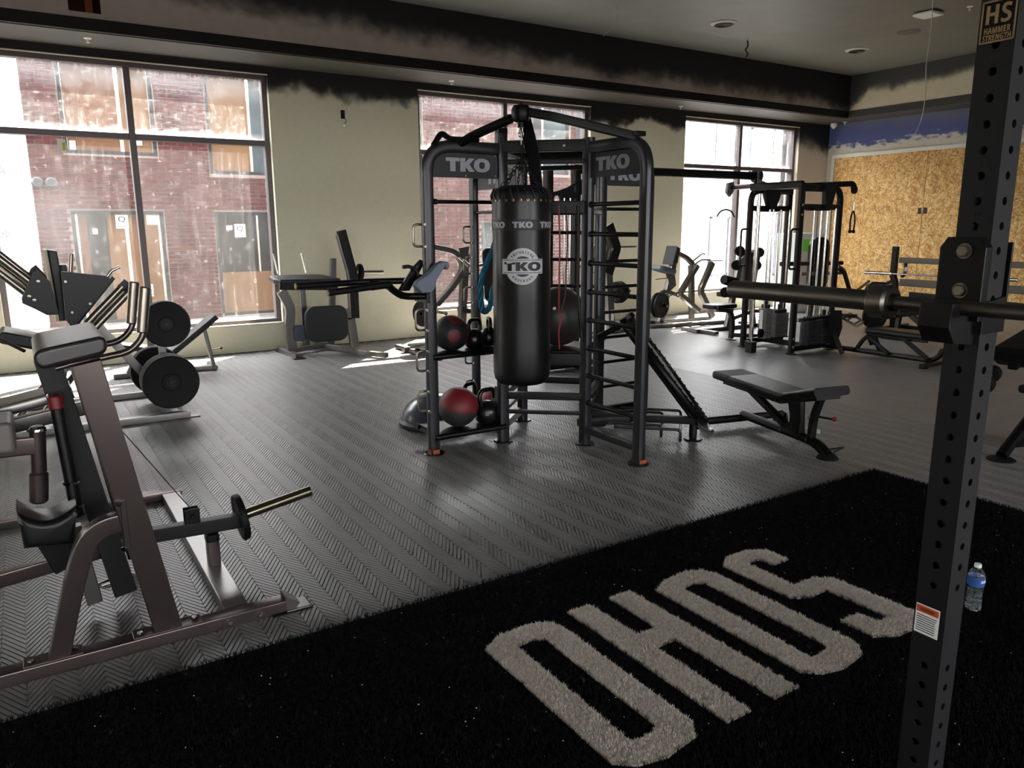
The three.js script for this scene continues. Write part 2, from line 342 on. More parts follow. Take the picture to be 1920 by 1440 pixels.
WIN.forEach(([a, b, m], i) => {
  const y0 = SILL, y1 = HEAD, f = 0.06, z0 = GLZ - 0.06, z1 = GLZ + 0.06, t = new THREE.Group();
  t.name = 'window_' + (i + 1); t.position.set((a + b) / 2, y0, GLZ); t.userData = { kind: 'structure', label: ['tall window outside the view on the left', 'left window with a dirty pane onto the brick house', 'middle window behind the training rig', 'far window onto the white wrapped wall'][i], category: 'window' }; scene.add(t);
  part(t, 'window_frame', [box(a, b, y0, y0 + f, z0, z1, 0.004), box(a, b, y1 - f, y1, z0, z1, 0.004), box(a, a + f, y0 + f, y1 - f, z0, z1), box(b - f, b, y0 + f, y1 - f, z0, z1)], frameMat);
  part(t, 'mullion', box(m - 0.035, m + 0.035, y0 + f, y1 - f, z0, z1, 0.004), frameMat);
  part(t, 'transom', [box(a + f, m - 0.035, TRANS - 0.034, TRANS + 0.034, z0, z1, 0.004), box(m + 0.035, b - f, TRANS - 0.034, TRANS + 0.034, z0, z1, 0.004)], frameMat);
  part(t, 'head_bead', box(a, b, y1 - 0.014, y1 - 0.001, WZ - 0.012, WZ + 0.005), mat('#cfcab4', 0.5), 'pale bead along the window head');
  part(t, 'window_sill', box(a, b, y0 - 0.004, y0 + 0.016, GLZ + 0.06, WZ + 0.015, 0.004), mat('#cfc9b6', 0.5));
  for (const [p, q] of [[a + f, m - 0.035], [m + 0.035, b - f]]) for (const [c, d, mt] of [[y0 + f, TRANS - 0.034, paneLow], [TRANS + 0.034, y1 - f, paneTop]]) {
    const g = new THREE.PlaneGeometry(q - p, d - c).translate((p + q) / 2, (c + d) / 2, GLZ);
    const pu = g.attributes.uv, ox = hash(p, c) , sc = 0.8 + 0.3 * hash(c, p); for (let k = 0; k < pu.count; k++) pu.setX(k, pu.getX(k) * sc + ox);
    part(t, 'pane', g, mt);
  }
});
{ // maker's sticker left on the left window
  const w = scene.children.find((q) => q.name === 'window_2');
  const st = part(w, 'pane_sticker', box(0.495, 0.575, 2.46, 2.6, GLZ + 0.002, GLZ + 0.004), M.white, 'white paper sticker on the glass');
  part(w, 'sticker_mark', box(0.54, 0.568, 2.475, 2.56, GLZ + 0.004, GLZ + 0.005), mat('#c9c23a', 0.6), 'yellow printed block');
}
FILLWIN.forEach(([a, b], i) => {  // unseen windows, added to brighten the room from behind
  const t = new THREE.Group(), z = BZ + 0.12, f = 0.06, m = (a + b) / 2;
  t.name = 'window_' + (i + 5); t.position.set(m, BS, z); t.userData = { kind: 'structure', label: 'unseen window added in the rear wall for fill light, number ' + ['one', 'two', 'three'][i], category: 'window' }; scene.add(t);
  part(t, 'window_frame', [box(a, b, BS, BS + f, z - 0.05, z + 0.05), box(a, b, BH - f, BH, z - 0.05, z + 0.05), box(a, a + f, BS + f, BH - f, z - 0.05, z + 0.05), box(b - f, b, BS + f, BH - f, z - 0.05, z + 0.05), box(m - 0.03, m + 0.03, BS + f, BH - f, z - 0.05, z + 0.05)], frameMat);
  for (const [p, q] of [[a + f, m - 0.03], [m + 0.03, b - f]]) part(t, 'pane', new THREE.PlaneGeometry(q - p, BH - BS - 2 * f).translate((p + q) / 2, (BS + BH) / 2, z), clearPane);
});
// ---------------------------------------------------------------- the boarded right wall
const osbTex = (() => {
  const c = document.createElement('canvas'); c.width = c.height = 1024; const x = c.getContext('2d');
  x.fillStyle = '#d2a764'; x.fillRect(0, 0, 1024, 1024);
  const tones = ['#eccb8e', '#dcb373', '#c08d4c', '#f2d9a6', '#ab7a3f', '#e3bd7c', '#e8c484', '#b98748', '#a3743c'];
  for (let i = 0; i < 3600; i++) {
    x.save(); x.translate(rr(-20, 1044), rr(-20, 1044)); x.rotate(rr(0, Math.PI)); x.globalAlpha = rr(0.35, 0.9);
    x.fillStyle = tones[Math.floor(rr(0, tones.length))]; const L = rr(34, 120), w = rr(5, 22);
    x.beginPath(); x.moveTo(-L / 2, -w / 2); x.lineTo(L / 2, -w / 2 * rr(0.3, 1)); x.lineTo(L / 2 * rr(0.8, 1), w / 2); x.lineTo(-L / 2, w / 2 * rr(0.4, 1)); x.fill(); x.restore();
  }
  const t = new THREE.CanvasTexture(c); t.wrapS = t.wrapT = THREE.RepeatWrapping; t.colorSpace = THREE.SRGBColorSpace; return t;
})();
{
  const osb = mat('#ffffff', 0.75, 0, { map: osbTex }), t = thing('board_wall', 'raw chipboard hoarding covering the opening in the right wall', 'hoarding', [WX, 0, -8]);
  const edges = [-10.03, -9.3, -8.11, -6.92, -5.7, -4.5];
  for (let i = 0; i < edges.length - 1; i++) {
    const g = planarUV(prep(box(WX - 0.022 - 0.003 * (i % 2), WX - 0.003, 0.06, 2.92, edges[i] + 0.004, edges[i + 1] - 0.004)), [2, 1], i * 0.37, i * 0.37 + 1.25, i * 0.21, i * 0.21 + 1.25);
    part(t, 'board', g, osb);
  }
  part(t, 'white_trim', [box(WX - 0.035, WX, 2.92, 2.985, -10.1, -4.5), box(WX - 0.035, WX, 0, 2.92, -10.1, -10.035)], M.white, 'white painted trim');
  for (const z of [-8.06, -8.165]) part(t, 'pull_plate', box(WX - 0.032, WX - 0.022, 1.79, 1.9, z - 0.03, z + 0.03), M.black, 'black recessed pull');
}
// ---------------------------------------------------------------- across the alley
const FZ = -16.5;
{ // the outside face of the gym's own house: dark cladding round the windows and unseen storeys above, added to keep sky light off the alley
  const gs = []; let x = -16; const z0 = WZ - 0.4, z1 = WZ - 0.285;
  for (const [a, b] of WIN) { gs.push(box(x, a, -0.3, 4.6, z0, z1), box(a, b, -0.3, SILL - 0.02, z0, z1), box(a, b, HEAD + 0.02, 4.6, z0, z1)); x = b; }
  gs.push(box(x, 22, -0.3, 4.6, z0, z1), box(-16, 22, 4.61, 13, z0, BZ + 0.3));
  struct('trim_7', gs, mat('#2e2c2a', 0.85), 'dark outer cladding of the gym building with unseen upper storeys added to block sky light', 'facade');
}
struct('ground', [box(-40, 60, -0.35, -0.2, -60, WZ - 0.28), box(-40, 60, -0.35, -0.2, BZ + 0.25, 60)], mat('#4a4845', 0.9), 'dusty alley ground outside the windows', 'ground');
{
  const X0 = 0.32, X1 = 13.4, Y0 = -0.2, Y1 = 5.0, L = 0.25, Hc = 0.08, J = 0.013;
  const OPEN = [[0.86, 2.45, -0.2, 1.93], [3.39, 4.75, -0.2, 1.92], [0.88, 2.45, 2.95, 4.75], [3.38, 4.75, 2.66, 4.75], [6.0, 7.4, -0.2, 1.9], [9.62, 11.2, -0.2, 1.7], [10.7, 12.3, 2.9, 4.7], [7.2, 8.1, 2.8, 4.6]];
  const t = thing('brick_building', 'red brick house under construction across the alley, seen through dirty glass', 'building', [(X0 + X1) / 2, Y0, FZ]);
  // mortar backing with the openings left out
  const s = new THREE.Shape([[X0, Y0], [X1, Y0], [X1, Y1], [X0, Y1]].map(([a, b]) => new THREE.Vector2(a, b)));
  for (const [a, b, c, d] of OPEN) s.holes.push(new THREE.Path([[a, Math.max(c, Y0 + 0.01)], [a, d], [b, d], [b, Math.max(c, Y0 + 0.01)]].map(([p, q]) => new THREE.Vector2(p, q))));
  part(t, 'mortar', [new THREE.ExtrudeGeometry(s, { depth: 0.3, bevelEnabled: false }).translate(0, 0, FZ - 0.306), box(X0, X1, Y0, Y1, FZ - 6, FZ - 5.8), box(X1 - 0.2, X1, Y0, Y1, FZ - 5.8, FZ - 0.3)], mat('#8f837b', 0.9));
  const tones = ['#4c1416', '#521a1a', '#441214', '#58211f', '#4a1819'].map((c) => mat(c, 0.85));
  const cell = (w) => box(-w / 2, w / 2, 0, Hc - J, -0.06, 0.006);
  const gFull = cell(L - J), list = [];
  for (let j = 0; Y0 + (j + 1) * Hc < Y1; j++) for (let i = -1; i < (X1 - X0) / L + 1; i++) {
    let a = X0 + i * L + (j % 2) * L / 2, b = a + L - J; const y = Y0 + j * Hc + J / 2;
    a = Math.max(a, X0); b = Math.min(b, X1);
    for (const [p, q, c, d] of OPEN) if (y + Hc - J > c && y < d) { if (a >= p && b <= q) { a = b; } else if (a < p && b > p) b = p - J; else if (a < q && b > q) a = q + J; }
    if (b - a < 0.04) continue;
    list.push([(a + b) / 2, y, b - a, Math.floor(hash(i * 3.1, j * 1.7) * 5)]);
  }
  const near = (q) => Math.hypot(q[0] - 2.9, q[1] - 2.2) + (q[0] > 4.7 ? 9 : 0);
  list.sort((p, q) => near(p) - near(q));
  for (const [x, y, w, k] of list.slice(0, 300)) {
    const m = lit(new THREE.Mesh(Math.abs(w - L + J) < 1e-4 ? gFull : cell(w), tones[k])); m.name = 'brick'; m.position.set(x - t.position.x, y - Y0, 0); t.add(m);
  }
  const rest = list.slice(300), base = mat('#ffffff', 0.85), im = new THREE.InstancedMesh(cell(1), base, rest.length), mm = new THREE.Matrix4();
  rest.forEach(([x, y, w, k], n) => { mm.makeScale(w, 1, 1); mm.setPosition(x - t.position.x, y - Y0, 0); im.setMatrixAt(n, mm); im.setColorAt(n, tones[k].color); });
  im.name = 'bricks'; im.userData = { kind: 'stuff', label: 'the remaining red bricks of the facade' }; lit(im); t.add(im);
  const bronze = mat('#2a2e36', 0.5, 0.1), ply = mat('#6e4a31', 0.8), dark = mat('#201f1b', 0.35), tan = mat('#7c5b3c', 0.8), glass = mat('#4e5b60', 0.15, 0, {}), sheet = mat('#f0f0ee', 0.7), ink = mat('#2b3350', 0.7);
  OPEN.forEach(([a, b, c, d], i) => {
    const f = 0.07, w = part(t, 'opening_frame', [box(a, b, c, c + f, FZ - 0.16, FZ - 0.06), box(a, b, d - f, d, FZ - 0.16, FZ - 0.06), box(a, a + f, c + f, d - f, FZ - 0.16, FZ - 0.06), box(b - f, b, c + f, d - f, FZ - 0.16, FZ - 0.06)], bronze, 'slate coloured window frame');
    const split = i === 0 ? [[0.07, 0.16, ply], [0.16, 0.37, dark], [0.37, 0.56, tan], [0.6, 0.93, tan]] : i === 1 ? [[0.06, 0.62, dark], [0.65, 0.94, dark]] : i === 2 ? [[0.05, 0.6, ply], [0.64, 0.95, tan]] : i === 3 ? [[0.05, 0.6, tan], [0.64, 0.95, glass]] : i % 2 ? [[0.05, 0.48, glass], [0.52, 0.95, tan]] : [[0.05, 0.48, dark], [0.52, 0.95, glass]];
    for (const [p, q, m] of split) part(w, 'panel', box(a + (b - a) * p, a + (b - a) * q, c + f, d - f, FZ - 0.13, FZ - 0.1), m);
    if (i === 1) part(w, 'panel', box(a + 0.08, b - 0.2, c + f, 0.7, FZ - 0.1, FZ - 0.095), tan);
  });
  const kids = t.children.filter((o) => o.name === 'opening_frame');
  const sticker = (w, x0, x1, y0, y1, q) => {
    const z = FZ - 0.088;
    part(kids[w], 'sticker', box(x0, x1, y0, y1, z - 0.004, z), sheet, 'white paper sticker');
    if (q) part(kids[w], 'sticker_print', [letters('Q', [(x0 + x1) / 2, (y0 + y1) / 2 + 0.03, z], [1, 0, 0], [0, 1, 0], 0.12, 0.12, 0.002, sansReg), letters('QUAKER', [(x0 + x1) / 2, y0 + 0.04, z], [1, 0, 0], [0, 1, 0], 0.028, 0.16, 0.002)], ink);
  };
  sticker(0, 1.6, 1.82, 1.6, 1.865, true); sticker(0, 2.14, 2.385, 1.67, 1.86, false); sticker(1, 3.78, 4.0, 1.41, 1.68, true); sticker(1, 3.62, 3.74, 1.56, 1.65, false); sticker(0, 1.2, 1.28, 1.5, 1.6, false); sticker(0, 2.0, 2.14, 0.28, 0.52, true); sticker(2, 0.98, 1.08, 3.02, 3.18, false); sticker(2, 2.1, 2.2, 3.15, 3.3, false);
  for (const x of [0.4, 0.62]) part(t, 'wall_vent', lathe([[0, 0.05], [0.07, 0.05], [0.09, 0.03], [0.1, 0], [0, 0]], [x, 2.42, FZ], [0, 0, 1], 20), mat('#4c4f52', 0.6), 'grey round vent');
  part(t, 'red_beam', box(X0, X1, 4.62, 4.78, FZ - 0.02, FZ + 0.06), mat('#6b1f2a', 0.7), 'red steel beam');
  for (const x of [0.85, 2.3, 3.6, 4.3, 9, 11.4]) part(t, 'beam_tag', box(x, x + 0.28, 4.64, 4.76, FZ + 0.06, FZ + 0.066), sheet);
}
function wrapHouse(x0, x1, label, words, wins) {
  const t = thing('wrapped_building', label, 'building', [(x0 + x1) / 2, -0.2, FZ]), wrap = mat('#f4f5f6', 0.8), ink = mat('#8fb0d4', 0.8), grey = mat('#99a1a6', 0.3), fr = mat('#5c646c', 0.5), wood = mat('#c8ad84', 0.8);
  part(t, 'house_wrap', box(x0, x1, -0.2, 5.0, FZ - 6, FZ + 0.02), wrap, 'white house wrap sheeting');
  for (const [x, y, w] of words) {
    part(t, 'print', letters('Tyvek', [x, y, FZ + 0.021], [1, 0, 0], [0, 1, 0], w * 0.36, w, 0.003, sansReg), mat('#7d8a94', 0.8));
    part(t, 'print', letters('HomeWrap', [x + 0.05, y - w * 0.36, FZ + 0.021], [1, 0, 0], [0, 1, 0], w * 0.1, w * 0.7, 0.003, sansReg), ink);
  }
  for (const [a, b, c, d, k] of wins) {
    const w = part(t, 'opening_frame', [box(a, b, c, c + 0.06, FZ, FZ + 0.06), box(a, b, d - 0.06, d, FZ, FZ + 0.06), box(a, a + 0.06, c, d, FZ, FZ + 0.06), box(b - 0.06, b, c, d, FZ, FZ + 0.06), box(a, b, (c + d) / 2 - 0.02, (c + d) / 2 + 0.02, FZ, FZ + 0.05)], fr);
    part(w, 'panel', box(a + 0.06, b - 0.06, c + 0.06, d - 0.06, FZ + 0.02, FZ + 0.03), k ? wood : grey);
  }
}
wrapHouse(-9, 0.3, 'white wrapped house wall left of the brick house', [[-0.3, 2.6, 0.5], [-0.35, 1.5, 0.5], [-2.5, 2.6, 0.5], [-2.4, 1.3, 0.5]], [[-4.2, -3.2, 0.6, 2.2, 0]]);
wrapHouse(13.42, 26, 'white wrapped house wall right of the brick house', [[15.9, 2.46, 0.72], [17.15, 2.46, 0.72], [16.85, 1.42, 0.72], [17.7, 0.1, 0.6]], [[17.5, 18.35, 0.1, 1.86, 0], [17.6, 18.5, 3.05, 4.75, 0], [19.1, 20.2, 3.2, 4.5, 1], [20.5, 21.5, 0, 2, 0]]);
// ---------------------------------------------------------------- turf with pale letters
{
  const t = thing('turf_mat', 'black artificial turf mat with four large pale letters', 'turf', [1.5, 0, -1]);
  const X0 = -5.5, X1 = TURFX, Z0 = TURFZ, Z1 = 3, H = 0.012;
  const black = mat('#040405', 0.9, 0, { specularIntensity: 0.2 }), blade = mat('#0b0b0f', 0.75, 0, { side: THREE.DoubleSide, specularIntensity: 0.25 }), pale = mat('#b3aaa0', 0.85), paleB = mat('#cbc2b7', 0.85, 0, { side: THREE.DoubleSide });
  part(t, 'backing', box(X0, X1, 0.0005, H, Z0, Z1), black);
  const chO = (a) => [[a, -2.29], [a + 0.1, -2.345], [a + 0.25, -2.355], [a + 0.325, -2.32], [a + 0.35, -2.26], [a + 0.35, -1.55], [a + 0.3, -1.49], [a + 0.16, -1.468], [a + 0.06, -1.49], [a, -1.54]];
  const inO = (a) => [[a + 0.115, -2.24], [a + 0.19, -2.25], [a + 0.235, -2.22], [a + 0.235, -1.6], [a + 0.2, -1.575], [a + 0.115, -1.578]];
  const rot = [[2.64, -2.3], [2.73, -2.36], [2.87, -2.365], [2.96, -2.31], [2.965, -2.18], [2.85, -2.18], [2.845, -2.26], [2.76, -2.26], [2.755, -1.99], [2.89, -1.995], [2.965, -1.94], [2.98, -1.56], [2.9, -1.485], [2.74, -1.49], [2.65, -1.54], [2.65, -1.685], [2.765, -1.685], [2.775, -1.6], [2.845, -1.59], [2.84, -1.885], [2.72, -1.88], [2.645, -1.92]];
  const L = [
    [chO(1.325), inO(1.325)],
    [[[1.76, -2.35], [1.88, -2.35], [1.885, -2.055], [1.985, -2.055], [1.985, -2.35], [2.105, -2.35], [2.12, -1.485], [2.0, -1.485], [1.985, -1.945], [1.885, -1.945], [1.88, -1.485], [1.765, -1.485]]],
    [chO(2.205), inO(2.205)], [rot]];
  const inside = (P, x, z) => { let c = false; for (let i = 0, j = P.length - 1; i < P.length; j = i++) if (P[i][1] > z !== P[j][1] > z && x < (P[j][0] - P[i][0]) * (z - P[i][1]) / (P[j][1] - P[i][1]) + P[i][0]) c = !c; return c; };
  const onLetter = (x, z) => L.some(([a, b]) => inside(a, x, z) && !(b && inside(b, x, z)));
  for (const [a, b] of L) {
    const s = new THREE.Shape(a.map(([x, z]) => new THREE.Vector2(x, -z))); if (b) s.holes.push(new THREE.Path(b.map(([x, z]) => new THREE.Vector2(x, -z))));
    part(t, 'letter', new THREE.ExtrudeGeometry(s, { depth: 0.008, bevelEnabled: false }).rotateX(-Math.PI / 2).translate(0, H, 0), pale, 'pale greige pile letter');
  }
  const tuft = (n, w, h, lean) => { // a few curved blades
    const pos = [];
    for (let i = 0; i < n; i++) {
      const a = i / n * 6.283 + rr(0, 0.8), r = rr(0, 0.004), x = Math.cos(a) * r, z = Math.sin(a) * r, dx = Math.cos(a), dz = Math.sin(a), l = rr(0.3, 1) * lean, hh = h * rr(0.75, 1.1), px = -dz * w / 2, pz = dx * w / 2;
      const m = [x + dx * l * 0.35, hh * 0.6, z + dz * l * 0.35], e = [x + dx * l, hh, z + dz * l];
      pos.push(x - px, 0, z - pz, x + px, 0, z + pz, m[0] + px, m[1], m[2] + pz, x - px, 0, z - pz, m[0] + px, m[1], m[2] + pz, m[0] - px, m[1], m[2] - pz, m[0] - px, m[1], m[2] - pz, m[0] + px, m[1], m[2] + pz, ...e);
    }
    const g = new THREE.BufferGeometry(); g.setAttribute('position', new THREE.Float32BufferAttribute(pos, 3)); g.computeVertexNormals(); return g;
  };
  const scatter = (name, label, pts, geo, m, tone) => {
    const im = new THREE.InstancedMesh(geo, m, pts.length), q = new THREE.Matrix4(), e = new THREE.Matrix4(), c = new THREE.Color();
    pts.forEach(([x, z], i) => { q.makeRotationY(rr(0, 6.28)); const s = rr(0.8, 1.2); q.scale(V(s, rr(0.8, 1.2), s)); q.setPosition(x - t.position.x, H, z - t.position.z); im.setMatrixAt(i, q); const k = tone(); im.setColorAt(i, c.setRGB(k, k, k)); });
    im.name = name; im.userData = { kind: 'stuff', label }; lit(im); t.add(im);
  };
  const dark = [], light = [];
  for (let x = -1.4; x < X1; x += 0.0155) for (let z = Z0; z < -0.1; z += 0.0155) { const a = x + rr(-0.007, 0.007), b = z + rr(-0.007, 0.007); if (!onLetter(a, b)) dark.push([a, b]); }
  for (let x = 1.28; x < 3.02; x += 0.0105) for (let z = -2.4; z < -1.44; z += 0.0105) { const a = x + rr(-0.005, 0.005), b = z + rr(-0.005, 0.005); if (onLetter(a, b)) light.push([a, b]); }
  scatter('black_pile', 'black turf pile', dark, tuft(7, 0.0022, 0.016, 0.013), blade, () => (rnd() > 0.996 ? 12 : rr(0.6, 1.6)));
  {
    const g = new THREE.TetrahedronGeometry(0.0022, 0); g.scale(1.6, 0.5, 1);
    const im = new THREE.InstancedMesh(g, mat('#d8d5cc', 0.8), 420), q = new THREE.Matrix4();
    for (let i = 0; i < 420; i++) { q.makeRotationY(rr(0, 6.28)); const s = rr(0.4, 1.5); q.scale(V(s, s, s * rr(0.5, 2))); q.setPosition(rr(-0.6, X1) - t.position.x, H + rr(0.013, 0.018), rr(Z0, -0.6) - t.position.z); im.setMatrixAt(i, q); }
    im.name = 'lint'; im.userData = { kind: 'stuff', label: 'pale lint flecks on the turf' }; lit(im); t.add(im);
  }
  scatter('pale_pile', 'pale pile of the letters', light, tuft(8, 0.0026, 0.017, 0.01), paleB, () => rr(0.72, 1.08));
}
// ---------------------------------------------------------------- power rack upright with hook, barbell on it
{
  const S = 0.0762, x0 = 1.78, z1 = -0.86, z0 = z1 - S, x1 = x0 + S, TOP = 2.38, dark = mat('#161618', 0.55, 0, { specularIntensity: 0.7 });
  const t = thing('power_rack', 'black power rack upright with a punched hole column in the foreground', 'rack', [1.82, 0, -0.4]);
  const holesY = []; for (let y = 0.18; y < 2.3; y += 0.0535) holesY.push(y + (1.916 - 0.18) % 0.0535);
  const post = (za, name) => {
    const gs = [], zb = za + S, T = 0.005;
    const Y0 = 0.0135, face = (p, u, w) => { const s = roundShape(w, TOP - Y0, 0.002); return slab(s, [p[0], (TOP + Y0) / 2, p[2]], u, [0, 1, 0], T, 0, holesY.filter((y) => !(y > 0.56 && y < 0.72)).map((y) => ring(0, y - (TOP + Y0) / 2, 0.0093))); };
    gs.push(face([x0 + T / 2, TOP / 2, (za + zb) / 2], [0, 0, 1], S), face([x1 - T / 2, TOP / 2, (za + zb) / 2], [0, 0, -1], S), face([(x0 + x1) / 2, TOP / 2, zb - T / 2], [1, 0, 0], S - 2 * T - 0.0002), face([(x0 + x1) / 2, TOP / 2, za + T / 2], [-1, 0, 0], S - 2 * T - 0.0002));
    return part(t, name, gs, dark);
  };
  const up = post(z0, 'upright'); post(0.06, 'upright');
  part(t, 'base_rail', rect([[x0 + 0.038, 0.053, z1], [x0 + 0.038, 0.053, 0.06]], S, S), dark);
  part(t, 'rear_rail', rect([[3.0, 0.053, z1], [3.0, 0.053, 0.06]], S, S), dark);
  part(t, 'rear_upright', [rect([[3.0, 0.0135, z0 + 0.04], [3.0, TOP, z0 + 0.04]], S, S, { up: [1, 0, 0] }), rect([[3.0, 0.0135, 0.1], [3.0, TOP, 0.1]], S, S, { up: [1, 0, 0] })], dark);
  part(t, 'top_rail', [rect([[x0 + 0.04, TOP - 0.045, z1], [x0 + 0.04, TOP - 0.045, 0.06]], S, S), rect([[x1, TOP - 0.045, z0 + 0.04], [2.96, TOP - 0.045, z0 + 0.04]], S, S), rect([[x1, TOP - 0.045, 0.1], [2.96, TOP - 0.045, 0.1]], S, S)], dark);
  const nums = []; for (let k = 0; k < 5; k++) nums.push(letters(String(16 - k), [x0 - 0.0001, 1.942 - k * 0.107, (z0 + z1) / 2], [0, 0, 1], [0, 1, 0], 0.013, 0.02, 0.0006));
  part(up, 'number', nums, mat('#070707', 0.5), 'black stamped height number');
  { // name plate
    const zc = -0.897, yc = 2.016, gold = mat('#a9906a', 0.4, 0.5), plate = part(t, 'name_plate', box(x0 - 0.002, x0, yc - 0.042, yc + 0.042, zc - 0.0345, zc + 0.0345), M.black, 'gold lettered name plate');
    const fr = (a, b, c, d) => box(x0 - 0.0028, x0 - 0.0018, a, b, c, d);
    part(plate, 'plate_print', [fr(yc - 0.042, yc - 0.0385, zc - 0.0345, zc + 0.0345), fr(yc + 0.0385, yc + 0.042, zc - 0.0345, zc + 0.0345), fr(yc - 0.042, yc + 0.042, zc - 0.0345, zc - 0.0315), fr(yc - 0.042, yc + 0.042, zc + 0.0315, zc + 0.0345),
      letters('HS', [x0 - 0.002, yc + 0.014, zc], [0, 0, 1], [0.0, 1, 0.0], 0.038, 0.05, 0.0008), letters('HAMMER', [x0 - 0.002, yc - 0.0175, zc], [0, 0, 1], [0, 1, 0], 0.0125, 0.052, 0.0008), letters('STRENGTH', [x0 - 0.002, yc - 0.0315, zc], [0, 0, 1], [0, 1, 0], 0.0115, 0.056, 0.0008)], gold);
    const w = part(t, 'warning_label', box(x0 - 0.001, x0, 0.606, 0.682, z0 + 0.004, z1 - 0.014), M.white, 'white warning label with an orange header');
    part(w, 'label_header', box(x0 - 0.0016, x0 - 0.001, 0.662, 0.679, z0 + 0.006, z1 - 0.016), mat('#c5521f', 0.6));
    const ln = []; for (let k = 0; k < 8; k++) ln.push(box(x0 - 0.0014, x0 - 0.001, 0.653 - k * 0.0058, 0.6552 - k * 0.0058, z0 + 0.008, z1 - 0.018 - 0.006 * hash(k, 2)));
    part(w, 'label_lines', [...ln, letters('WARNING', [x0 - 0.0016, 0.6705, (z0 + z1) / 2 - 0.005], [0, 0, 1], [0, 1, 0], 0.008, 0.036, 0.0004)], mat('#2a2a2a', 0.7));
  }
  const hook = (zc, name) => {
    const j = part(t, name, [
      slab([[-0.05, 1.39], [0.05, 1.39], [0.05, 1.55], [0.035, 1.572], [-0.035, 1.572], [-0.05, 1.55]], [x0 - 0.017, 0, zc], [0, 0, 1], [0, 1, 0], 0.03, 0.003),
      slab([[-0.05, 1.36], [0.05, 1.36], [0.05, 1.44], [0.05, 1.56], [0.043, 1.56], [0.043, 1.44], [-0.05, 1.43]], [x0 + 0.04, 0, zc], [1, 0, 0], [0, 1, 0], S + 0.022, 0.002),
    ], M.black, 'black bolted bar hook');
    part(j, 'hook_lip', slab([[-0.11, 1.38], [-0.082, 1.343], [0, 1.332], [0, 1.4025], [-0.066, 1.4015], [-0.076, 1.432], [-0.104, 1.432]], [x0, 0, zc - 0.005], [1, 0, 0], [0, 1, 0], 0.072, 0.003), M.black);
    part(j, 'liner', box(x0 - 0.066, x0 - 0.033, 1.4017, 1.403, zc - 0.035, zc + 0.028), mat('#22263a', 0.5));
    for (const y of [1.542, 1.456]) part(j, 'bolt', [[lathe([[0, 0], [0.017, 0], [0.017, 0.002], [0, 0.002]], [x0 - 0.032, y, zc + 0.005], [-1, 0, 0], 20), bolt([x0 - 0.034, y, zc + 0.005], [-1, 0, 0], 0.014, 0.009)]], M.steel, 'zinc hex bolt');
  };
  hook((z0 + z1) / 2 - 0.004, 'bar_hook'); hook(0.1, 'bar_hook');
}
{
  const bx = 1.7305, by = 1.4195, t = thing('barbell', 'bare steel barbell resting in the black rack hook', 'barbell', [bx, by - 0.03, -0.4]);
  const pewter = mat('#78756f', 0.38, 1), A = -1.535, B = 0.7;
  part(t, 'shaft', lathe([[0, 0], [0.0158, 0], [0.0158, 1.37], [0, 1.37]], [bx, by, -1.085], [0, 0, 1], 24), mat('#716e68', 0.44, 1));
  for (const [z, d] of [[-1.085, -1], [0.25, 1]]) {
    const s = part(t, 'sleeve', lathe([[0, 0], [0.025, 0], [0.025, 0.44], [0.0215, 0.447], [0, 0.447]], [bx, by, z], [0, 0, d], 36), pewter);
    part(s, 'collar', lathe([[0.016, -0.045], [0.035, -0.045], [0.041, -0.038], [0.041, 0.0], [0.039, 0.003], [0.024, 0.003]], [bx, by, z], [0, 0, d], 36), pewter);
    part(s, 'bushing', lathe([[0.0158, -0.056], [0.02, -0.056], [0.022, -0.045], [0.015, -0.045]], [bx, by, z], [0, 0, d], 24), mat('#4f4b45', 0.4, 1));
  }
}
// ---------------------------------------------------------------- water bottle
{
  const x = 3.19, z = -1.44, y = 0.024, t = thing('water_bottle', 'small clear water bottle with a blue label standing on the turf', 'bottle', [x, y, z]);
  const pr = [[0.0001, 0.003], [0.024, 0], [0.03, 0.006]]; for (let k = 0; k <= 24; k++) { const v = 0.012 + k * 0.0043; pr.push([0.0305 + 0.0013 * Math.sin(k * 1.6) - 0.0025 * Math.exp(-Math.pow((v - 0.075) / 0.02, 2)), v]); }
  pr.push([0.0315, 0.125], [0.0315, 0.15], [0.03, 0.16], [0.024, 0.172], [0.016, 0.182], [0.0125, 0.187], [0.0125, 0.19]);
  part(t, 'bottle_body', lathe(pr, [x, y, z], [0, 1, 0], 32), mat('#f4f8fa', 0.05, 0, { transmission: 0.94, thickness: 0, ior: 1.35, side: THREE.DoubleSide }));
  const wp = pr.slice(0, -6).map(([r, v]) => [r * 0.96, v + 0.001]); wp.push([0.0001, 0.15]);
  part(t, 'water', lathe(wp, [x, y, z], [0, 1, 0], 32), mat('#eaf3f6', 0.02, 0, { transmission: 1, thickness: 0.05, ior: 1.33 }));
  const lab = part(t, 'bottle_label', lathe([[0.0322, 0.112], [0.0324, 0.113], [0.0324, 0.15], [0.0322, 0.151]], [x, y, z], [0, 1, 0], 32), mat('#2d5ba0', 0.5), 'blue wraparound label');
  const gs = []; 'niagara'.split('').forEach((c, i) => { const a = -0.42 - (i - 3) * 0.16 + 2.0; gs.push(letters(c, [x + Math.cos(a + Math.PI) * 0.0325, y + 0.134, z + Math.sin(a) * 0.0325], [Math.sin(a), 0, Math.cos(a)], [0, 1, 0], 0.011, 0.006, 0.0008)); });
  part(lab, 'label_print', gs, M.white);
  part(t, 'cap', lathe([[0, 0.203], [0.0125, 0.203], [0.0138, 0.2], [0.0138, 0.189], [0, 0.189]], [x, y, z], [0, 1, 0], 24), mat('#dfe3e6', 0.5));
}
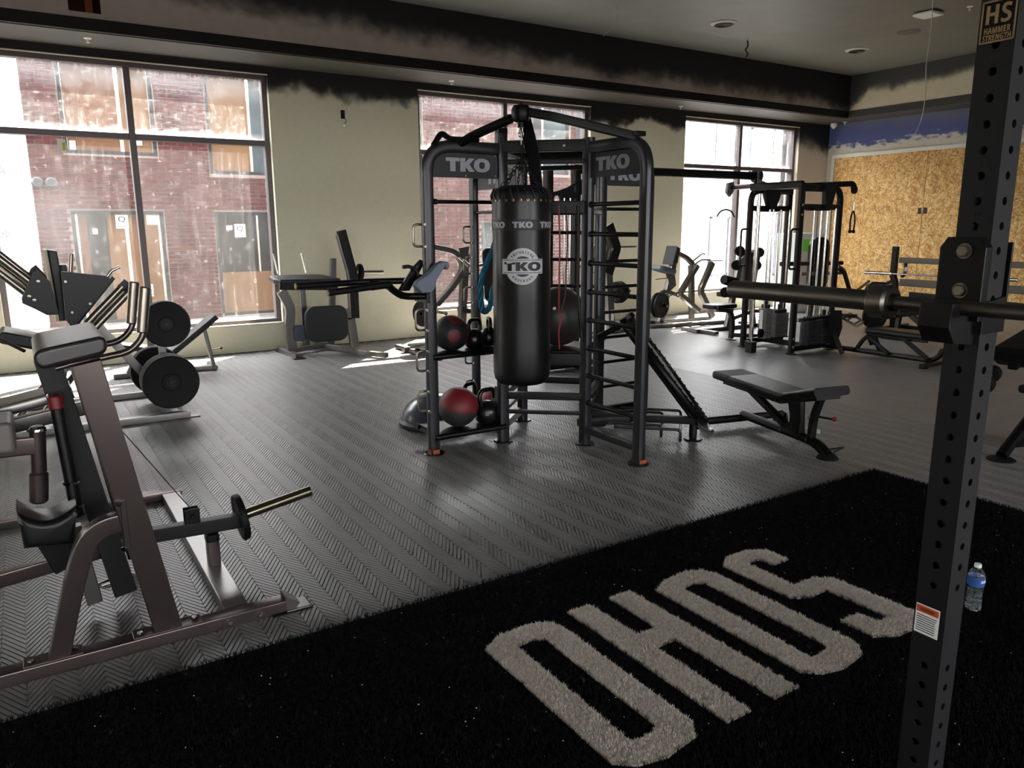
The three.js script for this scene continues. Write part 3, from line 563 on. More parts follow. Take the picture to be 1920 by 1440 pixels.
// ---------------------------------------------------------------- training rig: four arched wings round a square core
const RC = [3.41, -4.755];
const footPlate = (x, z, r = 0.075) => lathe([[0, 0], [r, 0], [r, 0.005], [r - 0.006, 0.011], [0, 0.012]], [x, 0, z], [0, 1, 0], 28);
function logoPanel(t, c, u, w = 0.5, h = 0.185) { // rounded sign between the posts of a wing, TKO on both faces
  const s = new THREE.Shape(); const W = w / 2, H = h / 2;
  s.moveTo(-W, -H); s.lineTo(W, -H); s.lineTo(W, H); s.lineTo(-W + 0.11, H); s.quadraticCurveTo(-W, H, -W, H - 0.12); s.lineTo(-W, -H);
  const n = new THREE.Vector3().crossVectors(V(...u), V(0, 1, 0)), p = part(t, 'sign_panel', slab(s, c, u, [0, 1, 0], 0.008, 0.001), M.panel, 'charcoal sign panel with grey letters');
  for (const d of [1, -1]) {
    const q = [c[0] + n.x * d * 0.004 + u[0] * 0.02, c[1] - 0.005, c[2] + n.z * d * 0.004 + u[2] * 0.02], uu = u.map((k) => k * d);
    part(p, 'sign_letters', letters('TKO', q, uu, [0, 1, 0], 0.092, 0.345, 0.0015), M.logo);
  }
  part(p, 'sign_bolt', [[-W + 0.2, H - 0.02], [W - 0.015, H - 0.03], [W - 0.015, -H + 0.02], [0, -H + 0.015]].map(([a, b]) => bolt([c[0] + u[0] * a + n.x * 0.004, c[1] + b, c[2] + u[2] * a + n.z * 0.004], n.toArray(), 0.006, 0.003)), M.steel);
}
{
  const t = thing('training_rig', 'tall grey four-sided functional training rig with TKO panels and ladders', 'training rig', [RC[0], 0, RC[1]]);
  const PW = 0.085, PD = 0.068, TOP = 2.13;
  const wing = (dir, a, b, inTop = 2.2) => { // dir: unit vector out of the core, inner and outer post distance
    const at = (d, y) => [RC[0] + dir[0] * d, y, RC[1] + dir[1] * d], side = [-dir[1], 0, dir[0]];
    part(t, 'outer_post', rect([at(b, 0.01), at(b, TOP), at(a + 0.03, TOP)], PD, PW, { f: 0.19, n: 10, r: 0.026, up: [dir[0], 0, dir[1]] }), M.rig);
    part(t, 'inner_post', rect([at(a, 0.01), at(a, inTop)], PD, PW, { r: 0.022, up: [dir[0], 0, dir[1]] }), M.rig);
    part(t, 'foot', [footPlate(at(b, 0)[0], at(b, 0)[2]), footPlate(at(a, 0)[0], at(a, 0)[2])], mat('#29292b', 0.25, 0.4));
    return { at, side };
  };
  const L = wing([-1, 0], 0.469, 1.057, 2.24), R = wing([0, 1], 0.398, 0.995, 2.2), B = wing([0, -1], 0.45, 1.225), E = wing([1, 0], 0.44, 0.93);
  logoPanel(t, [2.645, 2.02, -4.745], [1, 0, 0]); logoPanel(t, [3.405, 2.02, -4.07], [0, 0, -1]); logoPanel(t, [4.1, 2.0, -4.76], [-1, 0, 0], 0.42); logoPanel(t, [3.415, 2.0, -5.6], [0, 0, 1], 0.6);
  // rungs
  const rung = (p, q, r = 0.0155) => part(t, 'rung', [cyl(p, q, r, 12), cyl(p, [p[0] + (q[0] - p[0]) * 0.06, p[1], p[2] + (q[2] - p[2]) * 0.06], r + 0.006, 12)], M.black);
  for (let k = 0; k < 8; k++) rung([3.405, 1.747 - k * 0.203, -4.33], [3.405, 1.747 - k * 0.203, -3.8]);
  for (let k = 0; k < 8; k++) rung([3.87, 1.73 - k * 0.203, -4.755], [4.32, 1.73 - k * 0.203, -4.755], 0.013);
  rung([2.39, 1.767, -4.742], [2.9, 1.767, -4.742], 0.013); rung([3.41, 1.72, -5.24], [3.41, 1.72, -5.95], 0.013);
  part(t, 'brace', [rect([[3.41, 0.118, -4.36], [3.41, 0.118, -3.78]], 0.05, 0.06, { r: 0.012 }), ...[-4.24, -4.08, -3.92].map((z) => bolt([3.386, 0.12, z], [-1, 0, 0], 0.014, 0.01))], M.rig);
  part(t, 'brace', rect([[3.86, 0.118, -4.755], [4.34, 0.118, -4.755]], 0.05, 0.06, { r: 0.012 }), M.rig);
  // core beams
  const ip = [[2.941, -4.755], [3.41, -4.357], [3.85, -4.755], [3.41, -5.205]];
  for (let k = 0; k < 4; k++) {
    const a = ip[k], b = ip[(k + 1) % 4];
    for (const [y, w, h] of [[2.15, 0.05, 0.08], [2.045, 0.03, 0.035], [1.73, 0.05, 0.09], [0.36, 0.04, 0.055], [0.235, 0.03, 0.03]]) part(t, 'core_beam', rect([[a[0], y, a[1]], [b[0], y, b[1]]], w, h), M.black, 'black core cross beam');
  }
  part(t, 'core_bolt', [[0.28, 0.25], [0.72, 0.66]].map(([k]) => bolt([ip[0][0] + (ip[1][0] - ip[0][0]) * k - 0.02, 2.15, ip[0][1] + (ip[1][1] - ip[0][1]) * k + 0.024], [-0.66, 0, 0.75], 0.013, 0.006)), M.steel);
  for (let k = 0; k < 3; k++) part(t, 'rung', cyl([2.98, 1.55 - k * 0.21, -4.8], [3.4, 1.55 - k * 0.21, -5.17], 0.014), M.black);
  for (let k = 0; k < 3; k++) part(t, 'rung', cyl([3.45, 1.55 - k * 0.21, -5.17], [3.82, 1.55 - k * 0.21, -4.79], 0.014), M.black);
  part(t, 'core_tray', [slab(roundShape(0.52, 0.52, 0.03), [3.41, 0.685, -4.765], [0.72, 0, 0.69], [0.69, 0, -0.72], 0.012, 0.002), rect([[2.95, 0.64, -4.75], [3.4, 0.64, -4.37]], 0.03, 0.09), rect([[3.41, 0.64, -5.18], [3.84, 0.64, -4.77]], 0.03, 0.09)], M.black, 'black tray in the core');
  // D handles with pins on the two shelf wings
  const dHandle = (x, z, dx, dz, y0, y1) => {
    const h = part(t, 'step_handle', tube([[x, y1, z], [x + dx * 0.085, y1, z + dz * 0.085], [x + dx * 0.085, y0, z + dz * 0.085], [x, y0, z]], 0.0085, { f: 0.035, seg: 10 }), M.steel, 'bent steel step handle');
    part(h, 'pin', [y0, y1].map((y) => [cyl([x + (dx ? 0 : 0.0) + (dz ? 0.036 : -0.02), y, z + (dx ? 0.034 : 0)], [x + (dz ? 0.052 : -0.02), y, z + (dx ? 0.052 : 0)], 0.011, 10)]), M.steel);
  };
  for (const [a, b] of [[1.471, 1.616], [0.902, 1.043], [0.616, 0.756], [0.327, 0.47]]) dHandle(2.32, -4.745, -1, 0, a, b);
  for (const [a, b] of [[1.46, 1.6], [1.19, 1.33], [0.93, 1.07], [0.38, 0.52], [0.1, 0.22]]) dHandle(3.385, -5.98, -1, 0, a, b);
  // shelves of the left wing
  for (const [y, d] of [[0.705, 0.34], [0.122, 0.36]]) part(t, 'shelf', [tube([[2.35, y, -4.73], [2.94, y, -4.73]], 0.022), tube([[2.38, y, -4.73 - d], [2.97, y, -4.73 - d]], 0.018), box(2.4, 2.9, y + 0.006, y + 0.014, -4.73 - d, -4.74, 0.003), box(2.4, 2.43, y - 0.03, y + 0.016, -4.73 - d, -4.74), box(2.87, 2.9, y - 0.03, y + 0.016, -4.73 - d, -4.74)], M.black, 'black shelf tray');
  part(t, 'lower_shelf_brace', [rect([[3.02, 0.1, -4.85], [3.4, 0.1, -5.2]], 0.04, 0.06), box(2.92, 2.965, 0.05, 0.42, -4.845, -4.79, 0.004)], M.silver);
  // orange tape at two feet
  part(t, 'tape', [box(2.322, 2.372, 0.012, 0.04, -4.706, -4.702), box(2.306, 2.31, 0.012, 0.036, -4.76, -4.71), box(3.38, 3.44, 0.014, 0.04, -3.715, -3.711)], M.orange, 'strip of orange tape');
  // dip station: curved bracket and two padded grips
  const dip = part(t, 'dip_arm', [tube([[2.32, 1.135, -4.74], [2.14, 1.14, -4.745], [2.03, 1.2, -4.66], [1.98, 1.235, -4.6]], 0.024, { f: 0.1 }), tube([[2.3, 1.235, -4.86], [2.0, 1.233, -4.98], [1.88, 1.232, -4.99]], 0.022, { f: 0.05 }), tube([[2.14, 1.14, -4.745], [2.1, 1.2, -4.86], [2.0, 1.233, -4.98]], 0.02, { f: 0.05 }), box(2.3, 2.33, 1.09, 1.28, -4.9, -4.7, 0.004)], M.black, 'black curved dip bracket');
  part(dip, 'grip', [cyl([2.0, 1.237, -4.61], [1.575, 1.203, -4.6], 0.021, 14), cyl([2.005, 1.237, -4.612], [1.86, 1.225, -4.61], 0.0235, 14)], M.rubber);
  part(dip, 'grip', cyl([1.95, 1.232, -4.99], [1.5, 1.223, -5.0], 0.021, 14), M.rubber);
  part(dip, 'grip_cap', [cyl([1.579, 1.203, -4.6], [1.57, 1.2025, -4.6], 0.0205, 14), cyl([1.504, 1.223, -5.0], [1.495, 1.2228, -5.0], 0.0205, 14)], mat('#8f7850', 0.4, 0.5));
  part(dip, 'back_pad', slab([[-0.05, 0], [0.03, 0], [0.14, 0.17], [0.16, 0.2], [0.12, 0.21], [0.06, 0.16]], [2.2, 1.17, -4.83], [1, 0, 0], [0, 1, 0], 0.05, 0.015), M.pad);
  part(dip, 'elbow_pad', slab([[0, 0], [0.05, -0.05], [0.12, -0.05], [0.15, -0.02], [0.16, 0.03], [0.225, 0.12], [0.235, 0.1], [0.25, 0.1], [0.262, 0.125], [0.25, 0.15], [0.215, 0.158], [0.17, 0.14], [0.1, 0.075], [0.02, 0.03]], [2.19, 1.215, -4.67], [1, 0, 0], [0, 1, 0], 0.075, 0.014), mat('#67707f', 0.7), 'grey blue folded elbow pad');
  part(dip, 'hand_peg', tube([[2.15, 1.337, -4.74], [2.2, 1.342, -4.74], [2.25, 1.31, -4.74], [2.27, 1.25, -4.74]], 0.013, { f: 0.04 }), M.black);
  // pull up bar corner at the top left, and hook frame over the bag
  part(t, 'pullup_grip', tube([[2.33, 2.115, -4.6], [2.4, 2.2, -4.62], [2.52, 2.175, -4.72], [2.75, 2.185, -4.75]], 0.019, { f: 0.04 }), M.black);
  const AP = [2.84, 2.32, -4.345];
  part(t, 'bag_arm', tube([[2.6, 2.15, -4.745], [2.66, 2.2, -4.66], [2.8, 2.29, -4.4]], 0.03, { f: 0.05, seg: 14 }), M.black, 'black overhead bag arm');
  part(t, 'bag_arm', [rect([[3.405, 2.16, -3.87], [3.0, 2.29, -4.2], [2.88, 2.325, -4.32]], 0.06, 0.055, { f: 0.03 }), box(3.37, 3.45, 2.16, 2.19, -3.92, -3.82, 0.003)], M.black, 'black overhead bag arm');
  part(t, 'bag_arm', rect([[2.87, 2.31, -4.37], [2.93, 2.26, -4.42], [3.02, 2.08, -4.47], [3.13, 1.73, -4.56]], 0.085, 0.05, { f: 0.05, up: [-0.6, 0, 0.7] }), M.black, 'black overhead bag arm');
  part(t, 'bag_boss', [lathe([[0, 0.05], [0.05, 0.045], [0.062, 0.02], [0.062, -0.02], [0.05, -0.05], [0.022, -0.06], [0.022, -0.09], [0, -0.09]], AP, [0, 1, 0], 24), cyl([AP[0], AP[1] + 0.04, AP[2]], [AP[0], AP[1] + 0.07, AP[2]], 0.012)], M.black);
  part(t, 'end_cap', box(2.905, 2.98, 2.24, 2.275, -4.785, -4.725, 0.006), M.satin);
  // fold-down rebounder with its rail and foot loops on the front right diagonal
  const dg = (u, y, s = 0) => [RC[0] + u * 0.7071 + s * 0.7071, y, RC[1] + u * 0.7071 - s * 0.7071];
  part(t, 'rebounder_rail', [rect([dg(0.3, 0.15), dg(1.09, 0.15)], 0.06, 0.055), rect([dg(0.22, 0.14, 0.2), dg(0.6, 0.14)], 0.05, 0.05), rect([dg(0.22, 0.14, -0.2), dg(0.6, 0.14)], 0.05, 0.05)], M.satin);
  part(t, 'rebounder_foot', [cyl(dg(1.075, 0.01), dg(1.075, 0.17), 0.03, 16), footPlate(...[0, 2].map((k) => dg(1.075, 0)[k]), 0.07)], M.black);
  for (const [u0, u1, w] of [[0.5, 0.98, 0.3], [0.45, 0.84, 0.2]]) part(t, 'foot_loop', tube([dg(u0, 0.15, w), dg(u1, 0.15, w), dg(u1, 0.06, w * 0.98), dg(u1, 0.06, -w * 0.98), dg(u1, 0.15, -w), dg(u0, 0.15, -w)], 0.011, { f: 0.03, seg: 10 }), M.rig, 'bent foot loop');
  const ax = V(0.605, 0.6, 0.5).normalize(), up2 = V(-0.46, 0.78, -0.38).addScaledVector(ax, -V(-0.46, 0.78, -0.38).dot(ax)).normalize(), cc = dg(0.86, 0.525), RR = 0.47;
  const ringG = new THREE.TorusGeometry(RR, 0.03, 10, 48).applyQuaternion(new THREE.Quaternion().setFromUnitVectors(V(0, 0, 1), ax)).translate(...cc);
  const reb = part(t, 'rebounder_frame', ringG, M.black, 'black round rebounder frame');
  part(reb, 'mesh_bed', lathe([[0, 0.006], [RR - 0.07, 0.006], [RR - 0.07, 0], [0, 0]], cc, ax.toArray(), 40), mat('#8d8a80', 0.7), 'pale mesh bed');
  const sd = new THREE.Vector3().crossVectors(ax, up2).normalize(), loops = [];
  for (let k = 0; k < 44; k++) { const a = k / 44 * 6.2832, d = sd.clone().multiplyScalar(Math.cos(a)).addScaledVector(up2, Math.sin(a)), c = V(...cc); loops.push(cyl(c.clone().addScaledVector(d, RR - 0.08).addScaledVector(ax, 0.01).toArray(), c.clone().addScaledVector(d, RR + 0.028).addScaledVector(ax, 0.03).toArray(), 0.007, 6)); }
  part(reb, 'bungee_loops', loops, M.rubber);
  part(reb, 'frame_rail', [tube([V(...cc).addScaledVector(up2, RR).addScaledVector(ax, -0.06).toArray(), V(...cc).addScaledVector(up2, -RR - 0.04).addScaledVector(ax, -0.06).toArray()], 0.015), tube([V(...cc).addScaledVector(up2, RR).toArray(), dg(0.34, 0.77)], 0.022), lathe([[0.0, 0], [0.06, 0], [0.06, 0.04], [0, 0.05]], V(...cc).addScaledVector(up2, RR + 0.01).toArray(), up2.toArray(), 18)], M.black);
}
// ---------------------------------------------------------------- boxing bag
{
  const bx = 2.835, bz = -4.335, t = thing('boxing_bag', 'black hanging boxing bag with a round white TKO emblem', 'punching bag', [bx, 0.535, bz]);
  const r = 0.194, y0 = 0.535, y1 = 1.83, vinyl = mat('#0c0c0e', 0.34, 0, { specularIntensity: 0.8 });
  const pr = [[0, y0 + 0.012], [0.1, y0], [r - 0.035, y0 + 0.012], [r - 0.008, y0 + 0.04], [r, y0 + 0.08]]; for (let k = 1; k < 12; k++) pr.push([r + 0.002 * Math.sin(k * 1.3), y0 + 0.08 + k / 12 * (y1 - y0 - 0.14)]);
  pr.push([r, y1 - 0.06], [r - 0.004, y1 - 0.03], [r - 0.02, y1 - 0.008], [r - 0.06, y1 + 0.004], [0, y1 + 0.01]);
  part(t, 'bag_body', lathe(pr, [bx, 0, bz], [0, 1, 0], 56), vinyl);
  part(t, 'bag_skirt', lathe([[r + 0.002, y1 - 0.07], [r + 0.004, y1 - 0.03], [r - 0.012, y1 + 0.006], [r - 0.06, y1 + 0.03], [r - 0.1, y1 + 0.034], [r - 0.1, y1 + 0.024], [r - 0.03, y1 - 0.012]], [bx, 0, bz], [0, 1, 0], 48), M.satin);
  const lace = [], eye = []; for (let k = 0; k < 26; k++) { const a = k / 26 * 6.2832, b = a + 0.12, q = (rad, y, an) => [bx + Math.cos(an) * rad, y, bz + Math.sin(an) * rad]; lace.push(tube([q(r + 0.004, y1 - 0.065, a), q(r + 0.008, y1 - 0.03, (a + b) / 2), q(r - 0.01, y1 + 0.012, b)], 0.004, { seg: 5 })); eye.push(lathe([[0.004, 0], [0.009, 0.001], [0.009, 0.003], [0.004, 0.004]], q(r + 0.003, y1 - 0.065, a), [Math.cos(a), 0, Math.sin(a)], 10)); }
  part(t, 'lacing', lace, M.cord); part(t, 'eyelets', eye, mat('#a3916a', 0.3, 0.9));
  // band with the name repeated round it
  const band = part(t, 'name_band', lathe([[r + 0.0015, 1.575], [r + 0.003, 1.577], [r + 0.003, 1.643], [r + 0.0015, 1.645]], [bx, 0, bz], [0, 1, 0], 56), mat('#0d0d0e', 0.5));
  const bend = (g, ang, y, rad) => { // wrap flat lettering round the bag
    const p = g.attributes.position; for (let i = 0; i < p.count; i++) { const a = ang - p.getX(i) / rad, rr_ = rad + p.getZ(i); p.setXYZ(i, bx + Math.cos(a) * rr_, y + p.getY(i), bz + Math.sin(a) * rr_); } g.computeVertexNormals(); return g;
  };
  const flat = (s, h, w, font) => { const g = new TextGeometry(s, { font: font || sansBold, size: 1, depth: 0.02, curveSegments: 6, ...heavy(s) }); g.computeBoundingBox(); const b = g.boundingBox; g.translate(-(b.min.x + b.max.x) / 2, -(b.min.y + b.max.y) / 2, 0); g.scale(w / (b.max.x - b.min.x), h / (b.max.y - b.min.y), 0.06); return g; };
  const face = Math.atan2(-bz, -bx) ; // faces the open side of the rig
  const A0 = face - 0.14 + 0.1;
  for (let k = -3; k < 4; k++) part(band, 'name_print', bend(flat('TKO', 0.04, 0.135), A0 + k * 0.95, 1.61, r + 0.0035), M.logo);
  // emblem: ring of words and a bar with the name
  const em = mat('#b4b4b8', 0.5), dk = mat('#0e0e10', 0.5), yE = 1.345;
  const disc = (r0, r1, z) => { const s = new THREE.Shape(); s.absarc(0, 0, r1, 0, 6.2832); if (r0) s.holes.push(ring(0, 0, r0)); const g = new THREE.ExtrudeGeometry(s, { depth: 0.0008, bevelEnabled: false, curveSegments: 40 }); g.translate(0, 0, z); return g; };
  const sub = (g) => { // finer triangles so that it can bend
    return g;
  };
  const strips = (shapeFn, z) => { const gs = []; const n = 40; for (let i = 0; i < n; i++) { const xa = -0.15 + 0.3 * i / n, xb = xa + 0.3 / n; for (const [p, q] of shapeFn((xa + xb) / 2)) gs.push(box(xa, xb, p, q, z, z + 0.0008)); } return join(gs); };
  const RO = 0.118;
  part(t, 'emblem', [bend(strips((x) => { const a = Math.abs(x) < RO ? Math.sqrt(RO * RO - x * x) : 0, bar = Math.abs(x) < 0.142 ? 0.048 : 0; const m = Math.max(a, bar); return m ? [[-m, m]] : []; }, 0), A0, yE, r + 0.002)], em, 'white round emblem');
  part(t, 'emblem_ground', [bend(strips((x) => { const o = Math.abs(x) < 0.066 ? Math.sqrt(0.066 * 0.066 - x * x) : 0; return o > 0.05 ? [[0.05, o], [-o, -0.05]] : []; }, 0.001), A0, yE, r + 0.002), bend(strips((x) => (Math.abs(x) < 0.136 ? [[-0.0425, -0.039], [0.039, 0.0425]] : []), 0.001), A0, yE, r + 0.002)], dk);
  part(t, 'emblem_print', [bend(flat('TKO', 0.058, 0.25).translate(0, 0, 0.001), A0, yE, r + 0.002),
    ...[['TECHNICAL', 0.092, 1], ['KNOCKOUT', 0.092, -1]].flatMap(([s, rad, up]) => s.split('').map((c, i) => { const f = (i - (s.length - 1) / 2) * 0.21, g = flat(c, 0.017, c === 'I' ? 0.005 : 0.013); g.rotateZ(-f * up); g.translate(Math.sin(f) * rad, up * Math.cos(f) * rad, 0.001); return bend(g, A0, yE, r + 0.002); }))], dk);
  // chains and hook
  const link = (p, q, flip) => { const a = V(...p), b = V(...q), d = b.clone().sub(a), L = d.length(), n = Math.max(2, Math.round(L / 0.032)), gs = []; for (let i = 0; i < n; i++) { const c = a.clone().addScaledVector(d, (i + 0.5) / n), g = new THREE.TorusGeometry(0.0095, 0.0028, 6, 12); g.scale(1, 1.9, 1); g.rotateY(i % 2 ? 1.57 : 0); g.applyQuaternion(new THREE.Quaternion().setFromUnitVectors(V(0, 1, 0), d.clone().normalize())); gs.push(g.translate(c.x, c.y, c.z)); } return gs; };
  const hub = [bx, 2.06, bz]; const chain = [...link([bx, 2.13, bz], [bx, 2.03, bz])];
  for (let k = 0; k < 6; k++) { const a = k / 6 * 6.2832 + 0.2; chain.push(...link([bx, 2.03, bz], [bx + Math.cos(a) * 0.14, y1 + 0.028, bz + Math.sin(a) * 0.13])); }
  part(t, 'chain', chain, M.satin);
  part(t, 'hook', [tube([[bx - 0.015, 2.2, bz], [bx - 0.02, 2.175, bz], [bx + 0.012, 2.165, bz], [bx + 0.02, 2.19, bz], [bx, 2.21, bz], [bx, 2.15, bz], [bx, 2.12, bz]], 0.005, { f: 0.02 }), tube([[bx - 0.009, 2.26, bz], [bx - 0.012, 2.19, bz], [bx + 0.012, 2.19, bz], [bx + 0.009, 2.26, bz]], 0.0035, { f: 0.01 })], M.chrome);
}
// ---------------------------------------------------------------- things on the rig
function medBall(x, y, z, r, label, a, b, turn) {
  const t = thing('medicine_ball', label, 'ball', [x, y - r, z], undefined);
  const dirs = [V(0, 0, 1), V(1, 0, 0), V(0, 1, 0)];
  part(t, 'ball_skin', ball(x, y, z, r, 32), mat(a, 0.6));
  const patch = (d, ang) => { const g = new THREE.SphereGeometry(r + 0.0012, 24, 10, 0, 6.2832, 0, ang); g.applyQuaternion(new THREE.Quaternion().setFromUnitVectors(V(0, 1, 0), d.clone().normalize())); return g.translate(x, y, z); };
  part(t, 'ball_patch', turn.map(([p, ang]) => patch(V(...p), ang)), mat(b, 0.55));
}
medBall(2.572, 0.845, -4.87, 0.13, 'small black medicine ball with red patches on the upper shelf', '#171616', '#5a1216', [[[0.1, 1, 0.5], 0.5], [[-0.3, -0.05, 1], 0.38], [[0.9, -0.45, 0.5], 0.5]]);
medBall(2.625, 0.285, -4.88, 0.148, 'large ball with a red upper half and grey lower half on the bottom shelf', '#29292a', '#6c101b', [[[0.1, 1, 0.28], 1.45]]);
medBall(3.26, 0.135, -5.42, 0.13, 'pink and blue ball lying behind the kettlebells', '#2b3b5c', '#b5525f', [[[-0.3, 0.9, 0.5], 1.1]]);
function kettlebell(x, y, z, r, label, turn = 0) {
  const t = thing('kettlebell', label, 'kettlebell', [x, y, z], 'kettlebells on the rig'), R = (dx, dz) => [x + dx * Math.cos(turn) + dz * Math.sin(turn), z - dx * Math.sin(turn) + dz * Math.cos(turn)];
  part(t, 'bell', lathe([[0, 0], [r * 0.7, 0], [r * 0.93, r * 0.25], [r, r * 0.8], [r * 0.92, r * 1.25], [r * 0.66, r * 1.62], [r * 0.3, r * 1.8], [0, r * 1.84]], [x, y, z], [0, 1, 0], 28), mat('#111113', 0.3, 0.2));
  const P = (dx, h) => { const [a, b] = R(dx, 0); return [a, y + h, b]; };
  part(t, 'bell_handle', tube([P(-r * 0.62, r * 1.35), P(-r * 0.86, r * 2.1), P(-r * 0.62, r * 2.72), P(r * 0.62, r * 2.72), P(r * 0.86, r * 2.1), P(r * 0.62, r * 1.35)], r * 0.19, { f: r * 0.4 }), mat('#121214', 0.28, 0.3));
  const n = V(-x, 0, -z).normalize(); part(t, 'weight_mark', letters('20', [x + n.x * r * 0.99, y + r * 0.85, z + n.z * r * 0.99], [-n.z * -1, 0, -n.x].map((k, i) => [n.z, 0, -n.x][i]), [0, 1, 0], r * 0.16, r * 0.3, 0.002), mat('#8d8d90', 0.5));
}
kettlebell(2.772, 0.72, -4.88, 0.076, 'black kettlebell on the upper shelf next to the small ball', 0.3);
kettlebell(2.93, 0.72, -4.93, 0.074, 'black kettlebell on the upper shelf partly behind the boxing bag', 1.2);
kettlebell(2.862, 0.137, -4.86, 0.094, 'big black kettlebell on the bottom shelf beside the red and grey ball', 0.2);
kettlebell(3.17, 0.001, -5.68, 0.095, 'black kettlebell on the floor behind the bottom shelf', 0.4);
{ // exercise ball, dome, rope, bands
  const t = thing('exercise_ball', 'big dark exercise ball resting on the tray inside the rig', 'ball', [3.45, 0.692, -4.76]);
  part(t, 'ball_skin', ball(3.45, 0.918, -4.76, 0.226, 36), mat('#2b2724', 0.5));
  part(t, 'valve', cyl([3.3, 1.0, -4.6], [3.296, 1.004, -4.596], 0.012), M.white);
  const d = thing('balance_dome', 'blue grey half ball balance trainer on the floor left of the rig', 'balance trainer', [2.76, 0, -5.5]);
  const R = 0.315; const pr = [[0, 0.26]]; for (let k = 1; k <= 14; k++) { const a = k / 14 * 1.5; pr.push([R * 0.93 * Math.sin(a), 0.055 + 0.205 * Math.cos(a)]); }
  part(d, 'dome', lathe(pr.concat([[R * 0.93, 0.05], [0, 0.05]]).reverse(), [2.76, 0, -5.5], [0, 1, 0], 48), mat('#39424f', 0.25));
  part(d, 'platform', lathe([[0, 0], [R - 0.02, 0], [R, 0.015], [R + 0.004, 0.04], [R - 0.012, 0.06], [R - 0.03, 0.062]], [2.76, 0, -5.5], [0, 1, 0], 48), mat('#26282c', 0.5));
  const rope = (pts) => { const c = new THREE.CatmullRomCurve3(pts.map((p) => V(...p))), path = c.getPoints(60), gs = []; for (let s = 0; s < 3; s++) { const P = path.map((p, i) => { const a = i * 0.55 + s * 2.094; return V(p.x + Math.cos(a) * 0.013, p.y + Math.sin(a * 0.5) * 0.002, p.z + Math.sin(a) * 0.013); }); gs.push(sweep(P, circ(0.0125, 8), [0.2, 0.1, 1], 1.2)); } return gs; };
  solo('battle_rope', 'teal battle rope hanging in a loop behind the boxing bag', 'rope', [rope([[3.0, 1.6, -4.86], [2.96, 1.45, -4.9], [2.87, 1.24, -4.92], [2.86, 1.06, -4.93], [2.9, 0.965, -4.95], [2.945, 1.0, -4.95], [2.965, 1.12, -4.93], [3.02, 1.35, -4.9], [3.04, 1.6, -4.86]])], mat('#1f6f8f', 0.75));
  const band = (name, label, pts, r, m) => solo(name, label, 'band', [sweep(new THREE.CatmullRomCurve3(pts.map((p) => V(...p))).getPoints(30), circ(r, 8), [0.3, 0.1, 1], 1.2)], m);
  band('resistance_band', 'thin red resistance tube hanging beside the boxing bag', [[3.23, 1.74, -4.46], [3.235, 1.5, -4.45], [3.24, 1.2, -4.46], [3.25, 1.0, -4.47], [3.27, 0.94, -4.47], [3.24, 0.86, -4.46], [3.245, 0.72, -4.46]], 0.006, M.red);
  band('resistance_band', 'thin black resistance tube hanging next to the red one', [[3.27, 1.74, -4.43], [3.28, 1.5, -4.42], [3.27, 1.3, -4.42], [3.265, 1.12, -4.42], [3.24, 1.0, -4.43]], 0.005, M.cord);
  band('loop_band', 'wide black loop band hanging near the ladder post', [[3.33, 1.74, -4.37], [3.335, 1.5, -4.36], [3.33, 1.2, -4.36], [3.345, 0.95, -4.35], [3.36, 0.78, -4.34]], 0.011, M.black);
}
// ---------------------------------------------------------------- shared gym pieces
const plateG = (p, d, r, t, rim = 0.02) => lathe([[0.026, 0], [r * 0.32, 0], [r * 0.34, t * 0.12], [r * 0.72, t * 0.12], [r * 0.76, 0], [r - rim * 0.4, 0], [r, t * 0.2], [r, t * 0.8], [r - rim * 0.4, t], [r * 0.76, t], [r * 0.72, t * 0.88], [r * 0.34, t * 0.88], [r * 0.32, t], [0.026, t], [0.026, 0]], p, d, 40);
const horn = (p, q, r = 0.0245) => cyl(p, q, r, 22, 0.003);
const floorFoot = (x0, x1, z0, z1) => box(x0, x1, 0, 0.012, z0, z1, 0.005);
